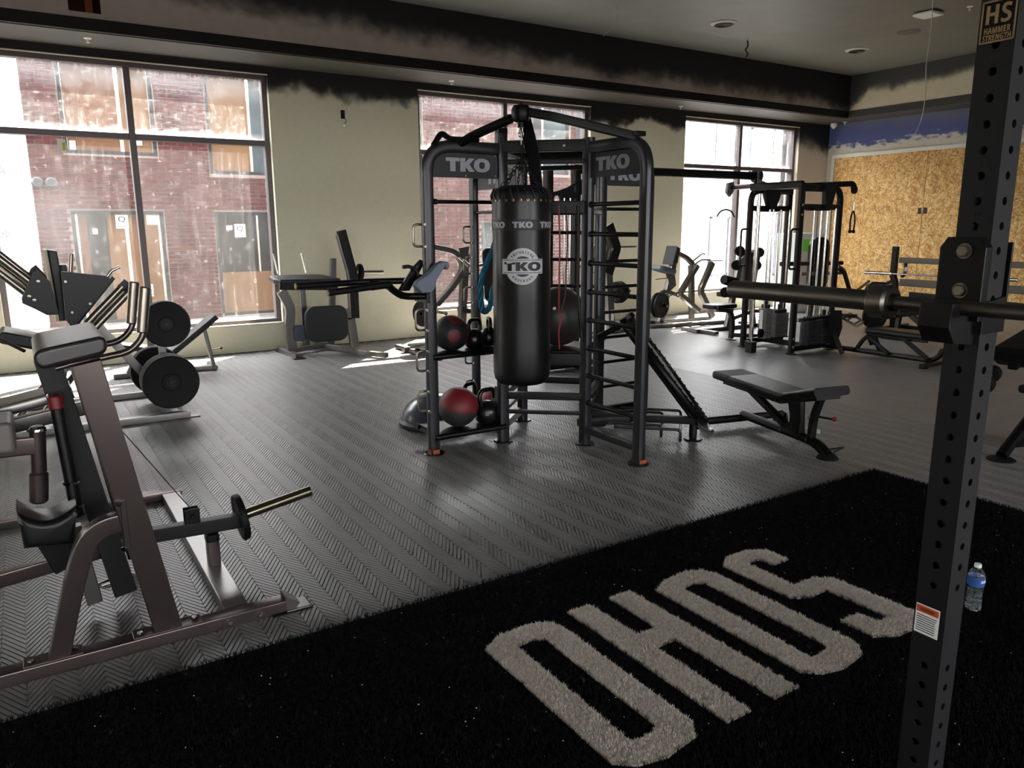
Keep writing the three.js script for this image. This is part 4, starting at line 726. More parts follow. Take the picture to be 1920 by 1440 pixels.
// ---------------------------------------------------------------- adjustable bench in front of the rig
{
  const B = (u, v, y) => [4.83 - 0.2376 * u + 0.971 * v, y, -4.07 + 0.971 * u + 0.2376 * v], ax = [-0.2376, 0, 0.971], pv = [0.971, 0, 0.2376];
  const t = thing('adjustable_bench', 'black adjustable weight bench standing in front of the training rig', 'bench', B(0.45, 0, 0));
  part(t, 'main_beam', rect([B(-0.02, 0, 0.085), B(0.72, 0, 0.085), B(0.86, 0, 0.075), B(0.965, 0, 0.02)], 0.075, 0.065, { f: 0.08, r: 0.028 }), M.black);
  part(t, 'rear_beam', rect([B(0.0, -0.36, 0.065), B(0.0, 0.36, 0.065)], 0.065, 0.06, { r: 0.026 }), M.black);
  for (const s of [-1, 1]) part(t, 'rear_foot', [slab([[-0.07, 0], [0.07, 0], [0.05, 0.07], [-0.02, 0.085]], B(0.0, s * 0.375, 0.006), ax, [0, 1, 0], 0.012, 0.002), slab(roundShape(0.16, 0.07, 0.03), B(0, s * 0.36, 0.006), ax, pv, 0.012, 0.002)], s < 0 ? M.silver : M.satin);
  part(t, 'front_foot', [lathe([[0, 0], [0.075, 0], [0.075, 0.006], [0.05, 0.03], [0, 0.035]], B(0.965, 0, 0), [0, 1, 0], 24), tube([B(0.99, 0.03, 0.05), B(1.0, 0.11, 0.08), B(0.95, 0.12, 0.06), B(0.93, 0.04, 0.05)], 0.006, { f: 0.02 })], M.satin);
  part(t, 'strut', rect([B(0.53, 0, 0.12), B(0.02, 0, 0.325)], 0.06, 0.05, { r: 0.015 }), M.black);
  part(t, 'upright', [rect([B(0.66, 0, 0.09), B(0.64, 0, 0.355)], 0.06, 0.075, { r: 0.02, up: ax }), slab([[-0.05, 0.1], [0.05, 0.1], [0.07, 0.22], [0.05, 0.34], [-0.09, 0.36], [-0.05, 0.22]], B(0.64, -0.034, 0), ax, [0, 1, 0], 0.008, 0.002)], M.black);
  part(t, 'ladder_plate', slab([[0.52, 0.115], [0.66, 0.115], [0.68, 0.14], [0.64, 0.165], [0.6, 0.14], [0.57, 0.17], [0.53, 0.14]], B(0, -0.036, 0), ax, [0, 1, 0], 0.008, 0.002), M.black);
  part(t, 'seat_link', [rect([B(0.87, 0, 0.435), B(0.8, 0, 0.26), B(0.79, 0, 0.1)], 0.055, 0.045, { f: 0.06, r: 0.012 }), slab(roundShape(0.09, 0.06, 0.02), B(0.87, -0.03, 0.43), ax, [0, 1, 0], 0.008, 0.002)], M.black);
  part(t, 'label', box(...[4.69 - 0.028, 4.69 - 0.024], 0.14, 0.17, -3.29, -3.25), M.white);
  for (const [u, y] of [[0.5, 0.09], [0.78, 0.09], [0.02, 0.33], [0.86, 0.42], [0.8, 0.26]]) part(t, 'bolt', bolt(B(u, -0.038, y), [-0.971, 0, -0.2376], 0.012, 0.008), M.steel);
  for (const [u, y] of [[0.86, 0.265], [0.13, 0.31]]) { const k = part(t, 'pull_pin', cyl(B(u - 0.03, 0.02, y), B(u + 0.06, 0.06, y), 0.008), M.black); part(k, 'knob', lathe([[0, 0], [0.009, 0], [0.017, 0.02], [0.017, 0.03], [0.01, 0.036], [0, 0.036]], B(u + 0.05, 0.055, y), [0.7, 0, 0.7], 16), M.red, 'red pull knob'); }
  const prof = (w, h) => rrect(w, h, 0.024, 4);
  const back = part(t, 'backrest', sweep([B(-0.26, 0, 0.382), B(-0.25, 0, 0.382), B(0.61, 0, 0.366), B(0.62, 0, 0.366)], prof(0.3, 0.062)), M.pad);
  part(back, 'backrest_plate', rect([B(-0.16, 0, 0.335), B(0.56, 0, 0.325)], 0.22, 0.03), M.satin);
  part(back, 'wear_sleeve', sweep([B(-0.255, 0, 0.382), B(-0.06, 0, 0.379)], prof(0.303, 0.065)), mat('#1b1b1b', 0.6));
  const seat = part(t, 'seat', sweep([B(0.63, 0, 0.378), B(0.64, 0, 0.38), B(0.95, 0, 0.475), B(0.96, 0, 0.478)], prof(0.3, 0.066)), M.pad);
  part(seat, 'seat_plate', rect([B(0.67, 0, 0.35), B(0.93, 0, 0.425)], 0.2, 0.025), M.satin);
}
// ---------------------------------------------------------------- leg curl machine in the left foreground
{
  const t = thing('leg_curl_machine', 'brownish silver leg curl machine with a thick pad in the left foreground', 'exercise machine', [0.2, 0, -3.2]);
  part(t, 'base_beam', rect([[-0.75, 0.026, -3.06], [0.79, 0.026, -3.06]], 0.075, 0.052, { r: 0.006 }), M.taupe);
  part(t, 'end_plate', [slab([[0, 0.0], [0.03, 0], [0.06, 0.03], [0.0, 0.075]], [0.78, 0, -3.06], [1, 0, 0], [0, 1, 0], 0.078, 0.002), floorFoot(0.78, 0.885, -3.11, -3.01)], M.silver);
  part(t, 'foot_pad', box(0.72, 0.892, 0, 0.006, -3.115, -3.005, 0.002), M.rubber);
  part(t, 'post', rect([[0.325, 0.052, -3.06], [0.15, 1.135, -3.06]], 0.07, 0.1, { r: 0.008, up: [1, 0, 0] }), M.taupe);
  part(t, 'curved_leg', rect([[-0.047, 0.052, -3.06], [0.03, 0.33, -3.06], [0.1, 0.52, -3.06], [0.27, 0.53, -3.06]], 0.06, 0.07, { f: [0.09, 0.1], n: 8, up: [1, 0, 0] }), M.taupe);
  for (const [a, b] of [[-0.16, 0.03], [0.2, 0.45]]) {
    const p = part(t, 'mount_plate', box(a, b, 0.051, 0.061, -3.098, -3.022, 0.003), M.taupe);
    part(p, 'bolt', [bolt([a + 0.025, 0.061, -3.045], [0, 1, 0], 0.013, 0.012), bolt([b - 0.025, 0.061, -3.06], [0, 1, 0], 0.013, 0.012)], M.chrome);
  }
  part(t, 'splice_plate', box(0.52, 0.7, 0.004, 0.05, -3.024, -3.018, 0.002), M.taupe);
  for (const x of [0.55, 0.67]) part(t, 'bolt', bolt([x, 0.026, -3.018], [0, 0, 1], 0.012, 0.009), M.chrome);
  part(t, 'cross_beam', rect([[0.597, 0.026, -3.1], [0.597, 0.026, -4.75]], 0.1, 0.05), M.silver);
  part(t, 'cross_foot', floorFoot(0.46, 0.56, -4.98, -4.86), M.silver);
  part(t, 'rear_base', rect([[-0.7, 0.026, -4.8], [0.66, 0.026, -4.8]], 0.075, 0.05), M.taupe);
  const stop = part(t, 'stop_post', rect([[0.606, 0.05, -3.58], [0.606, 0.2, -3.58]], 0.055, 0.055, { up: [1, 0, 0] }), M.taupe);
  part(stop, 'stop_bumper', box(0.576, 0.636, 0.165, 0.207, -3.612, -3.548, 0.012), M.rubber);
  const arm = part(t, 'lever_arm', rect([[0.1, 0.262, -3.58], [0.735, 0.24, -3.58]], 0.06, 0.062, { r: 0.005 }), M.satin, 'dark lever arm');
  part(arm, 'weight_disc', plateG([0.728, 0.252, -3.58], [0.99, 0.12, 0], 0.112, 0.03, 0.012), M.rubber);
  part(arm, 'weight_horn', horn([0.75, 0.262, -3.58], [1.085, 0.318, -3.58], 0.0255), mat('#7d7566', 0.24, 1));
  const pul = part(arm, 'pulley', lathe([[0, 0], [0.03, 0], [0.022, 0.008], [0.022, 0.014], [0.03, 0.022], [0, 0.022]], [0.53, 0.31, -3.591], [0, 0, 1], 20), M.rubber);
  part(arm, 'pulley_bracket', [box(0.495, 0.56, 0.265, 0.345, -3.562, -3.556, 0.002), box(0.495, 0.56, 0.265, 0.345, -3.604, -3.598, 0.002), bolt([0.53, 0.31, -3.556], [0, 0, 1], 0.012, 0.008)], M.black);
  part(arm, 'sticker', box(0.58, 0.66, 0.2725, 0.2735, -3.6, -3.575), M.white);
  part(t, 'cable', tube([[0.53, 0.335, -3.58], [0.2, 0.85, -3.9]], 0.0025, { seg: 6 }), M.cord);
  part(t, 'second_post', [rect([[0.22, 0.05, -3.5], [0.04, 1.1, -3.5]], 0.06, 0.09, { up: [1, 0, 0] }), rect([[0.3, 0.05, -3.9], [0.16, 1.0, -3.5]], 0.05, 0.06, { up: [1, 0, 0] })], M.satin);
  part(t, 'joint_plate', box(0.205, 0.225, 0.42, 0.62, -3.1, -3.02, 0.003), M.taupe);
  for (const y of [0.43, 0.61]) part(t, 'bolt', bolt([0.2, y, -3.022], [0, 0, 1], 0.012, 0.012), M.chrome);
  // thigh pad
  const sh = new THREE.Shape(); sh.moveTo(0.03, 0); sh.lineTo(0.2, 0.032); sh.quadraticCurveTo(0.225, 0.04, 0.225, 0.065); sh.quadraticCurveTo(0.228, 0.098, 0.2, 0.1); sh.lineTo(0.05, 0.075); sh.quadraticCurveTo(-0.005, 0.07, -0.003, 0.035); sh.quadraticCurveTo(0, 0, 0.03, 0);
  part(t, 'thigh_pad', slab(sh, [0.0, 1.125, -3.31], [1, 0, 0], [0, 1, 0], 0.52, 0.014, [], 4), mat('#241f1d', 0.36), 'brown topped thick thigh pad');
  part(t, 'pad_plate', rect([[0.06, 1.105, -3.31], [0.22, 1.138, -3.31]], 0.3, 0.018), M.taupe);
  for (const [z, dz] of [[-3.1, 0], [-3.42, 0]]) {
    const h = part(t, 'handlebar', tube([[0.1, 1.125, z], [0.3, 1.155, z], [0.345, 1.2, z], [0.36, 1.25, z]], 0.0125, { f: 0.06 }), M.taupe);
    part(h, 'handle_grip', cyl([0.3455, 1.222, z], [0.374, 1.39, z], 0.0195, 20), mat('#857d74', 0.28, 0.9));
  }
  part(t, 'lock_pin', [tube([[-0.03, 1.12, -3.6], [-0.16, 1.2, -3.7]], 0.007), ball(-0.16, 1.2, -3.7, 0.014, 12)], M.taupe);
  // shin roller group at the lower left
  const z = -3.42;
  part(t, 'roller_arm', [cyl([-0.022, 0.83, z], [-0.036, 0.66, z], 0.028, 20), cyl([-0.036, 0.665, z], [-0.05, 0.54, z], 0.034, 20), rect([[-0.02, 0.775, z], [-0.35, 0.785, z]], 0.05, 0.07)], M.taupe);
  part(t, 'arm_cap', lathe([[0, 0.012], [0.022, 0.01], [0.03, 0], [0.03, -0.012], [0, -0.012]], [-0.0215, 0.838, z], [0, 1, 0], 20), M.chrome);
  const sad = []; { const n = 12; for (let i = 0; i <= n; i++) { const s = i / n * 2 - 1; sad.push([-0.028 + s * 0.098, 0.052 * s * s]); } }
  const o = [[-0.11, -0.1], [0.06, -0.11], ...sad.slice().reverse().map(([a, b]) => [a, b])];
  part(t, 'shin_pad', slab(o, [0.0, 0.505, z + 0.06], [1, -0.06, 0], [0.06, 1, 0], 0.2, 0.028, [], 4), M.pad, 'black saddle shaped shin pad');
  part(t, 'pad_carrier', [rect([[-0.03, 0.4, z], [0.02, 0.26, z]], 0.09, 0.1, { up: [1, 0, 0] }), box(-0.06, 0.06, 0.38, 0.402, z - 0.04, z + 0.1, 0.004)], M.black);
  part(t, 'carrier_post', rect([[0.055, 0.4, z - 0.05], [0.1, 0.05, z - 0.05]], 0.05, 0.06, { up: [1, 0, 0] }), M.silver);
  part(t, 'side_rail', rect([[-0.75, 0.2, z], [0.3, 0.255, -3.55]], 0.05, 0.06), M.taupe);
  const lev = part(t, 'red_capped_lever', cyl([0.075, 0.46, z + 0.02], [0.052, 0.93, z], 0.024, 20), M.black, 'black lever tube');
  part(lev, 'lever_cap', cyl([0.053, 0.905, z + 0.001], [0.05, 0.965, z], 0.0285, 20), mat('#6a0f1d', 0.4), 'dark red cap'); part(lev, 'cap_top', lathe([[0, 0.008], [0.024, 0.006], [0.028, 0], [0, 0]], [0.05, 0.964, z], [0, 1, 0], 20), M.chrome);
  for (const y of [0.6, 0.5]) part(lev, 'lever_collar', lathe([[0.024, 0], [0.032, 0.002], [0.032, 0.01], [0.024, 0.012]], [0.068 + (0.6 - y) * 0.05, y, z + 0.014], [-0.05, 1, 0], 20), M.chrome);
  part(t, 'seat_block', box(-0.45, -0.095, 0.78, 0.9, z - 0.12, z + 0.12, 0.02), M.padBrown, 'brown seat block');
  part(t, 'seat_rail', [rect([[-0.4, 0.83, -3.7], [0.12, 0.93, -3.7]], 0.2, 0.045, { r: 0.012 }), rect([[-0.3, 0.76, -3.75], [0.2, 0.84, -3.75]], 0.06, 0.06)], M.silver);
}
{ // shackle left on the floor
  const x = 0.19, z = -3.75;
  solo('carabiner_clip', 'small chrome cable clip lying on the floor under the leg curl machine', 'clip', [tube([[x - 0.06, 0.007, z + 0.01], [x, 0.008, z - 0.02], [x + 0.05, 0.008, z - 0.02], [x + 0.055, 0.008, z + 0.012], [x, 0.008, z + 0.02], [x - 0.05, 0.008, z + 0.035]], 0.006, { f: 0.02 }), cyl([x + 0.05, 0.008, z], [x + 0.085, 0.008, z + 0.012], 0.008)], M.chrome);
}
// ---------------------------------------------------------------- leg press behind it
{
  const N = -6.9, F = -8.0, t = thing('leg_press_machine', 'silver plate loaded leg press with black cover plates beneath the left window', 'exercise machine', [0.5, 0, -7.4]);
  part(t, 'base_beam', [rect([[-0.9, 0.03, N], [1.08, 0.03, N]], 0.08, 0.06), floorFoot(1.08, 1.16, N - 0.04, N + 0.04)], M.silver);
  part(t, 'base_beam', [rect([[-0.9, 0.03, F], [1.15, 0.03, F]], 0.08, 0.06), floorFoot(1.15, 1.22, F - 0.04, F + 0.04)], M.silver);
  part(t, 'base_cross', [rect([[0.97, 0.03, N], [0.97, 0.03, F]], 0.07, 0.055)], M.silver);
  part(t, 'rear_cross', rect([[-0.6, 0.03, N], [-0.6, 0.03, F]], 0.07, 0.055), M.silver);
  part(t, 'storage_post', rect([[0.95, 0.05, N - 0.28], [0.95, 0.85, N - 0.28]], 0.05, 0.06, { up: [1, 0, 0] }), M.silver);
  part(t, 'storage_post', rect([[0.95, 0.05, F + 0.1], [0.95, 0.6, F + 0.1]], 0.05, 0.06, { up: [1, 0, 0] }), M.silver);
  part(t, 'storage_horn', horn([0.95, 0.33, N - 0.28], [0.95, 0.33, N + 0.07]), M.satin);
  part(t, 'storage_horn', horn([0.955, 0.82, N - 0.28], [0.955, 0.82, N + 0.08]), M.satin);
  part(t, 'storage_horn', horn([0.95, 0.3, F], [0.95, 0.3, F + 0.34]), M.steel);
  // sled rails up to the left, cover plates, pads
  for (const [dy, z] of [[0, N], [-0.12, N], [0, F + 0.3], [-0.12, F + 0.3]]) part(t, 'guide_rail', cyl([-1.1, 2.4 + dy, z], [0.09, 1.15 + dy, z], 0.028, 18), M.steel, 'brownish steel guide rail');
  part(t, 'back_stand', rect([[-0.95, 0.05, -7.4], [-1.1, 2.4, -7.4]], 0.08, 0.08, { up: [1, 0, 0] }), M.silver);
  for (const z of [N + 0.04, F + 0.26]) {
    const c = part(t, 'carriage_plate', slab([[-0.03, 1.09], [0.06, 1.27], [0.1, 1.3], [0.17, 1.2], [0.2, 0.95], [0.12, 0.95], [0.05, 1.0], [-0.03, 1.05]], [0, 0, z], [1, 0, 0], [0, 1, 0], 0.02, 0.004), M.black, 'black bolted carriage plate');
    part(c, 'bolt', [[0.09, 1.21], [0.05, 1.07], [0.02, 1.1]].map(([a, b]) => bolt([a, b, z + 0.01], [0, 0, 1], 0.015, 0.006)), M.steel);
  }
  part(t, 'back_pad', slab([[0, 0], [0.07, 0], [0.045, 0.55], [-0.02, 0.56]], [0.2, 0.88, -7.3], [1, 0, 0], [0, 1, 0], 0.55, 0.016, [], 3), M.pad);
  part(t, 'pad_shell', slab([[0, 0], [0.025, 0], [0.0, 0.56], [-0.022, 0.56]], [0.178, 0.88, -7.3], [1, 0, 0], [0, 1, 0], 0.53, 0.004), mat('#b3aa8c', 0.5), 'cream back shell');
  part(t, 'head_pad', slab([[0, 0], [0.05, 0], [0.035, 0.4], [-0.015, 0.4]], [0.265, 0.92, -7.3], [1, 0, 0], [0, 1, 0], 0.42, 0.014, [], 3), M.pad);
  const fp = part(t, 'cover_plate', slab([[0.25, 1.28], [0.55, 1.235], [0.6, 1.2], [0.585, 1.17], [0.37, 0.93], [0.28, 0.84], [0.24, 0.9]], [0, 0, N + 0.02], [1, 0, 0], [0, 1, 0], 0.02, 0.005), M.black, 'black side cover plate');
  part(fp, 'bolt', [[0.29, 0.96], [0.27, 1.2], [0.42, 1.02]].map(([a, b]) => bolt([a, b, N + 0.03], [0, 0, 1], 0.012, 0.006)), M.steel);
  part(t, 'foot_plate', rect([[0.3, 0.83, -7.42], [0.62, 1.21, -7.42]], 0.8, 0.03), M.black);
  for (const [a, b, z] of [[[0.38, 0.86], [0.67, 1.145], N], [[0.43, 0.83], [0.715, 1.11], N + 0.06], [[0.5, 0.82], [0.75, 1.05], F + 0.35]]) { const r = part(t, 'spring_tube', cyl([a[0], a[1], z], [b[0], b[1], z], 0.027, 20), M.steel); part(r, 'tube_block', slab([[-0.03, -0.03], [0.05, -0.03], [0.05, 0.03], [-0.03, 0.03]], [b[0], b[1], z], [0.7, 0.7, 0], [-0.7, 0.7, 0], 0.05, 0.008), M.black); }
  part(t, 'grip_rod', cyl([0.31, 1.26, N], [0.335, 1.41, N], 0.016, 14), M.steel);
  part(t, 'stop_lever', tube([[0.56, 1.22, N], [0.6, 1.27, N], [0.66, 1.3, N]], 0.012), M.chrome);
  part(t, 'seat_frame', [rect([[0.05, 0.05, N - 0.2], [0.3, 0.85, N - 0.2]], 0.06, 0.07, { up: [1, 0, 0] }), rect([[1.0, 0.05, N - 0.35], [0.45, 0.85, N - 0.35]], 0.06, 0.07, { up: [1, 0, 0] })], M.silver);
  part(t, 'lower_tube', cyl([-0.25, 0.12, N + 0.35], [0.17, 0.57, N + 0.1], 0.022, 18), M.steel);
  part(t, 'lower_tube', cyl([-0.1, 0.12, N + 0.35], [0.27, 0.5, N + 0.1], 0.022, 18), M.steel);
  part(t, 'seat', slab(roundShape(0.5, 0.1, 0.04), [0.02, 0.7, -7.35], [0.95, -0.3, 0], [0.3, 0.95, 0], 0.45, 0.02, [], 3), M.pad);
}
const plateThing = (label, p, d, r, th, group) => { const t = thing('weight_plate', label, 'weight plate', [p[0], p[1] - r, p[2]], group); part(t, 'disc', plateG(p, d, r, th), M.rubber); part(t, 'hub', lathe([[0.026, -0.002], [0.04, -0.002], [0.04, th + 0.002], [0.026, th + 0.002]], p, d, 24), M.satin); return t; };
plateThing('large black plate at the front of the lower storage peg, leg press', [0.95, 0.33, -6.88], [0, 0, 1], 0.225, 0.045);
for (let k = 1; k < 4; k++) plateThing('large black plate ' + ['', 'directly', 'second', 'third'][k] + ' behind the front one on the lower storage peg', [0.95, 0.33, -6.88 - 0.05 * k], [0, 0, 1], 0.225, 0.045);
plateThing('black plate at the front of the upper storage peg, leg press', [0.955, 0.82, -6.88], [0, 0, 1], 0.19, 0.05);
plateThing('black plate behind the front one on the upper storage peg', [0.955, 0.82, -6.94], [0, 0, 1], 0.19, 0.05);
for (let k = 0; k < 2; k++) plateThing(['front', 'rear'][k] + ' plate of the pair on the far lower peg behind the big stack', [0.95, 0.3, -7.72 - 0.06 * k], [0, 0, 1], 0.225, 0.05);
// ---------------------------------------------------------------- incline bench by the left window
{
  const z = -9.15, t = thing('incline_bench', 'grey padded incline bench under the left window sill', 'bench', [1.4, 0, z]);
  part(t, 'base_beam', rect([[0.7, 0.03, z], [1.73, 0.03, z]], 0.07, 0.055), M.silver);
  part(t, 'foot_bar', cyl([1.74, 0.03, z - 0.28], [1.74, 0.03, z + 0.06], 0.032, 16), M.silver);
  part(t, 'support_leg', rect([[1.735, 0.05, z], [1.67, 0.47, z]], 0.045, 0.04, { up: [1, 0, 0] }), M.silver);
  part(t, 'back_pad', sweep([V(1.2, 0.17, z), V(1.21, 0.18, z), V(1.78, 0.61, z), V(1.79, 0.618, z)], rrect(0.28, 0.06, 0.024, 4)), M.padGrey);
  part(t, 'pad_beam', rect([[1.15, 0.1, z], [1.74, 0.54, z]], 0.1, 0.04), M.satin);
  part(t, 'front_leg', rect([[0.85, 0.05, z], [1.0, 0.3, z]], 0.045, 0.05, { up: [1, 0, 0] }), M.silver);
  part(t, 'seat', sweep([V(0.8, 0.36, z), V(1.18, 0.28, z)], rrect(0.28, 0.06, 0.024, 4)), M.padGrey);
  const k = part(t, 'pull_pin', cyl([1.72, 0.23, z], [1.82, 0.245, z + 0.02], 0.008), M.steel); part(k, 'knob', ball(1.83, 0.246, z + 0.022, 0.016, 12), M.red, 'red pull knob');
}
// ---------------------------------------------------------------- glute machine between the left and middle windows
{
  const z = -9.65, t = thing('glute_machine', 'silver machine with dark grey pads standing against the wall pier', 'exercise machine', [3.2, 0, z]);
  part(t, 'foot_beam', rect([[2.82, 0.03, -10.0], [2.86, 0.03, -9.32]], 0.08, 0.055), M.silver);
  for (const q of [-10.02, -9.3]) part(t, 'foot_pad', floorFoot(2.78, 2.93, q - 0.05, q + 0.05), M.satin);
  part(t, 'front_post', rect([[2.88, 0.05, z], [2.86, 0.4, z], [2.89, 0.6, z], [2.79, 0.82, z]], 0.07, 0.12, { f: 0.08, up: [1, 0, 0] }), M.silver);
  part(t, 'back_post', rect([[3.16, 0.05, z - 0.3], [3.14, 0.85, z - 0.3]], 0.06, 0.08, { up: [1, 0, 0] }), M.silver);
  part(t, 'floor_beam', rect([[2.88, 0.06, z], [3.42, 0.06, z - 0.2]], 0.06, 0.06), M.silver);
  part(t, 'bent_foot', rect([[3.3, 0.05, -10.0], [3.48, 0.05, -9.6], [3.58, 0.05, -9.05], [3.78, 0.04, -8.72]], 0.065, 0.06, { f: 0.2 }), M.silver);
  part(t, 'post', rect([[3.68, 0.04, z + 0.1], [3.66, 0.55, z]], 0.07, 0.11, { up: [1, 0, 0] }), M.silver);
  part(t, 'post_foot', floorFoot(3.6, 3.76, z + 0.05, z + 0.18), M.silver);
  const col = part(t, 'column', rect([[3.73, 0.42, z + 0.02], [3.73, 1.0, z + 0.02], [3.6, 1.56, z + 0.02]], 0.08, 0.11, { f: 0.08, up: [1, 0, 0] }), M.black, 'black angled column');
  part(col, 'column_edge', rect([[3.665, 0.45, z + 0.02], [3.665, 1.0, z + 0.02], [3.54, 1.5, z + 0.02]], 0.07, 0.025, { f: 0.08, up: [1, 0, 0] }), M.silver);
  part(col, 'adjuster_plate', [box(3.7, 3.755, 0.5, 0.72, z + 0.062, z + 0.07, 0.003), bolt([3.728, 0.68, z + 0.07], [0, 0, 1], 0.016, 0.008), bolt([3.728, 0.54, z + 0.07], [0, 0, 1], 0.016, 0.008)], M.satin);
  part(t, 'brace_post', rect([[3.5, 0.05, z - 0.3], [3.55, 1.2, z - 0.2]], 0.05, 0.08, { up: [1, 0, 0] }), M.silver);
  part(t, 'weight_disc', plateG([3.81, 1.02, z + 0.02], [1, 0, 0], 0.11, 0.04, 0.012), M.rubber);
  part(t, 'weight_horn', horn([3.8, 1.02, z + 0.02], [4.16, 1.01, z + 0.02]), M.chrome);
  part(t, 'body_pad', slab([[-0.42, -0.08], [-0.36, -0.16], [0.38, -0.19], [0.42, -0.14], [0.3, 0.14], [0.22, 0.2], [-0.36, 0.2], [-0.42, 0.14]], [3.1, 0.95, z], [1, -0.02, 0], [0, 0.12, -1], 0.07, 0.024, [], 3), M.padGrey, 'grey horizontal chest pad');
  part(t, 'pad_edge', rect([[2.72, 0.9, z + 0.18], [3.45, 0.865, z + 0.2]], 0.04, 0.1), M.satin);
  part(t, 'shin_pad', slab(roundShape(0.56, 0.46, 0.13), [3.31, 0.385, z + 0.12], [1, 0, 0.05], [0, 1, 0], 0.07, 0.02, [], 3), M.padGrey, 'big rounded grey pad');
  part(t, 'pad_link', cyl([3.55, 0.42, z + 0.08], [3.72, 0.42, z + 0.04], 0.014), M.black);
  part(t, 'small_pad', slab(roundShape(0.17, 0.2, 0.05), [2.98, 0.28, z + 0.05], [1, 0, 0], [0, 1, 0], 0.06, 0.018, [], 3), mat('#3d4656', 0.5), 'small blue grey pad');
  for (const x of [2.775, 3.13]) part(t, 'hand_rod', cyl([x, 1.03, z - 0.05], [x - 0.035, 1.28, z - 0.08], 0.0135, 12), M.chrome);
  for (const y of [0.26, 0.13]) part(t, 'bolt', bolt([2.83, y + 0.1, z + 0.03], [-1, 0, 0], 0.014, 0.012), M.steel);
  t.position.x -= 0.08;
}
// ---------------------------------------------------------------- pressing machine behind the rig at the middle window
{
  const z = -9.0, t = thing('press_machine', 'silver plate loaded press partly hidden behind the rig shelves', 'exercise machine', [4.7, 0, z]);
  part(t, 'base_beam', [rect([[4.05, 0.05, z], [5.4, 0.05, z]], 0.09, 0.06), rect([[4.15, 0.03, z - 0.4], [4.15, 0.03, z + 0.5]], 0.08, 0.05), rect([[5.3, 0.03, z - 0.4], [5.3, 0.03, z + 0.4]], 0.08, 0.05)], M.silver);
  part(t, 'foot_step', slab(roundShape(0.42, 0.16, 0.04), [4.23, 0.13, z + 0.25], [1, 0, 0], [0, 0, -1], 0.03, 0.006), M.silver);
  part(t, 'main_post', rect([[4.9, 0.06, z], [4.99, 1.25, z]], 0.08, 0.1, { up: [1, 0, 0] }), M.silver);
  part(t, 'press_arm', rect([[4.4, 1.37, z], [4.85, 1.28, z], [4.98, 1.08, z], [4.82, 0.85, z], [4.55, 0.6, z]], 0.07, 0.09, { f: 0.16, n: 8, up: [0, 0, 1] }), M.silver);
  part(t, 'arm_plate', slab([[0, 0], [0.16, 0.02], [0.14, -0.1], [0.1, -0.2], [0.05, -0.22]], [4.86, 1.33, z + 0.06], [1, 0, 0], [0, 1, 0], 0.014, 0.003), M.silver);
  part(t, 'arm_axle', tube([[4.85, 1.22, z + 0.08], [5.0, 1.08, z + 0.1], [5.25, 1.1, z + 0.1]], 0.024, { f: 0.05 }), M.chrome);
  part(t, 'back_pad', slab(roundShape(0.2, 0.75, 0.09), [5.38, 0.95, z], [0.6, 0, 0.8], [-0.1, 1, 0.05], 0.07, 0.022, [], 3), M.pad);
  part(t, 'seat', slab(roundShape(0.36, 0.36, 0.07), [5.1, 0.5, z], [1, 0, 0], [0, 0, -1], 0.07, 0.022, [], 3), M.pad);
  part(t, 'seat_post', rect([[5.2, 0.06, z], [5.15, 0.48, z]], 0.07, 0.09, { up: [1, 0, 0] }), M.silver);
  part(t, 'weight_horn', horn([4.55, 0.5, z - 0.08], [4.55, 0.5, z + 0.26]), M.chrome);
  part(t, 'horn_link', rect([[4.55, 0.6, z], [4.4, 0.5, z], [4.33, 0.5, z]], 0.05, 0.06), M.silver);
}
plateThing('grey plate hanging on the press machine beside the rig handles', [4.33, 0.5, -8.94], [-1, 0, 0.3], 0.17, 0.05);
plateThing('second grey plate on the same press machine peg', [4.39, 0.5, -8.96], [-1, 0, 0.3], 0.17, 0.05);
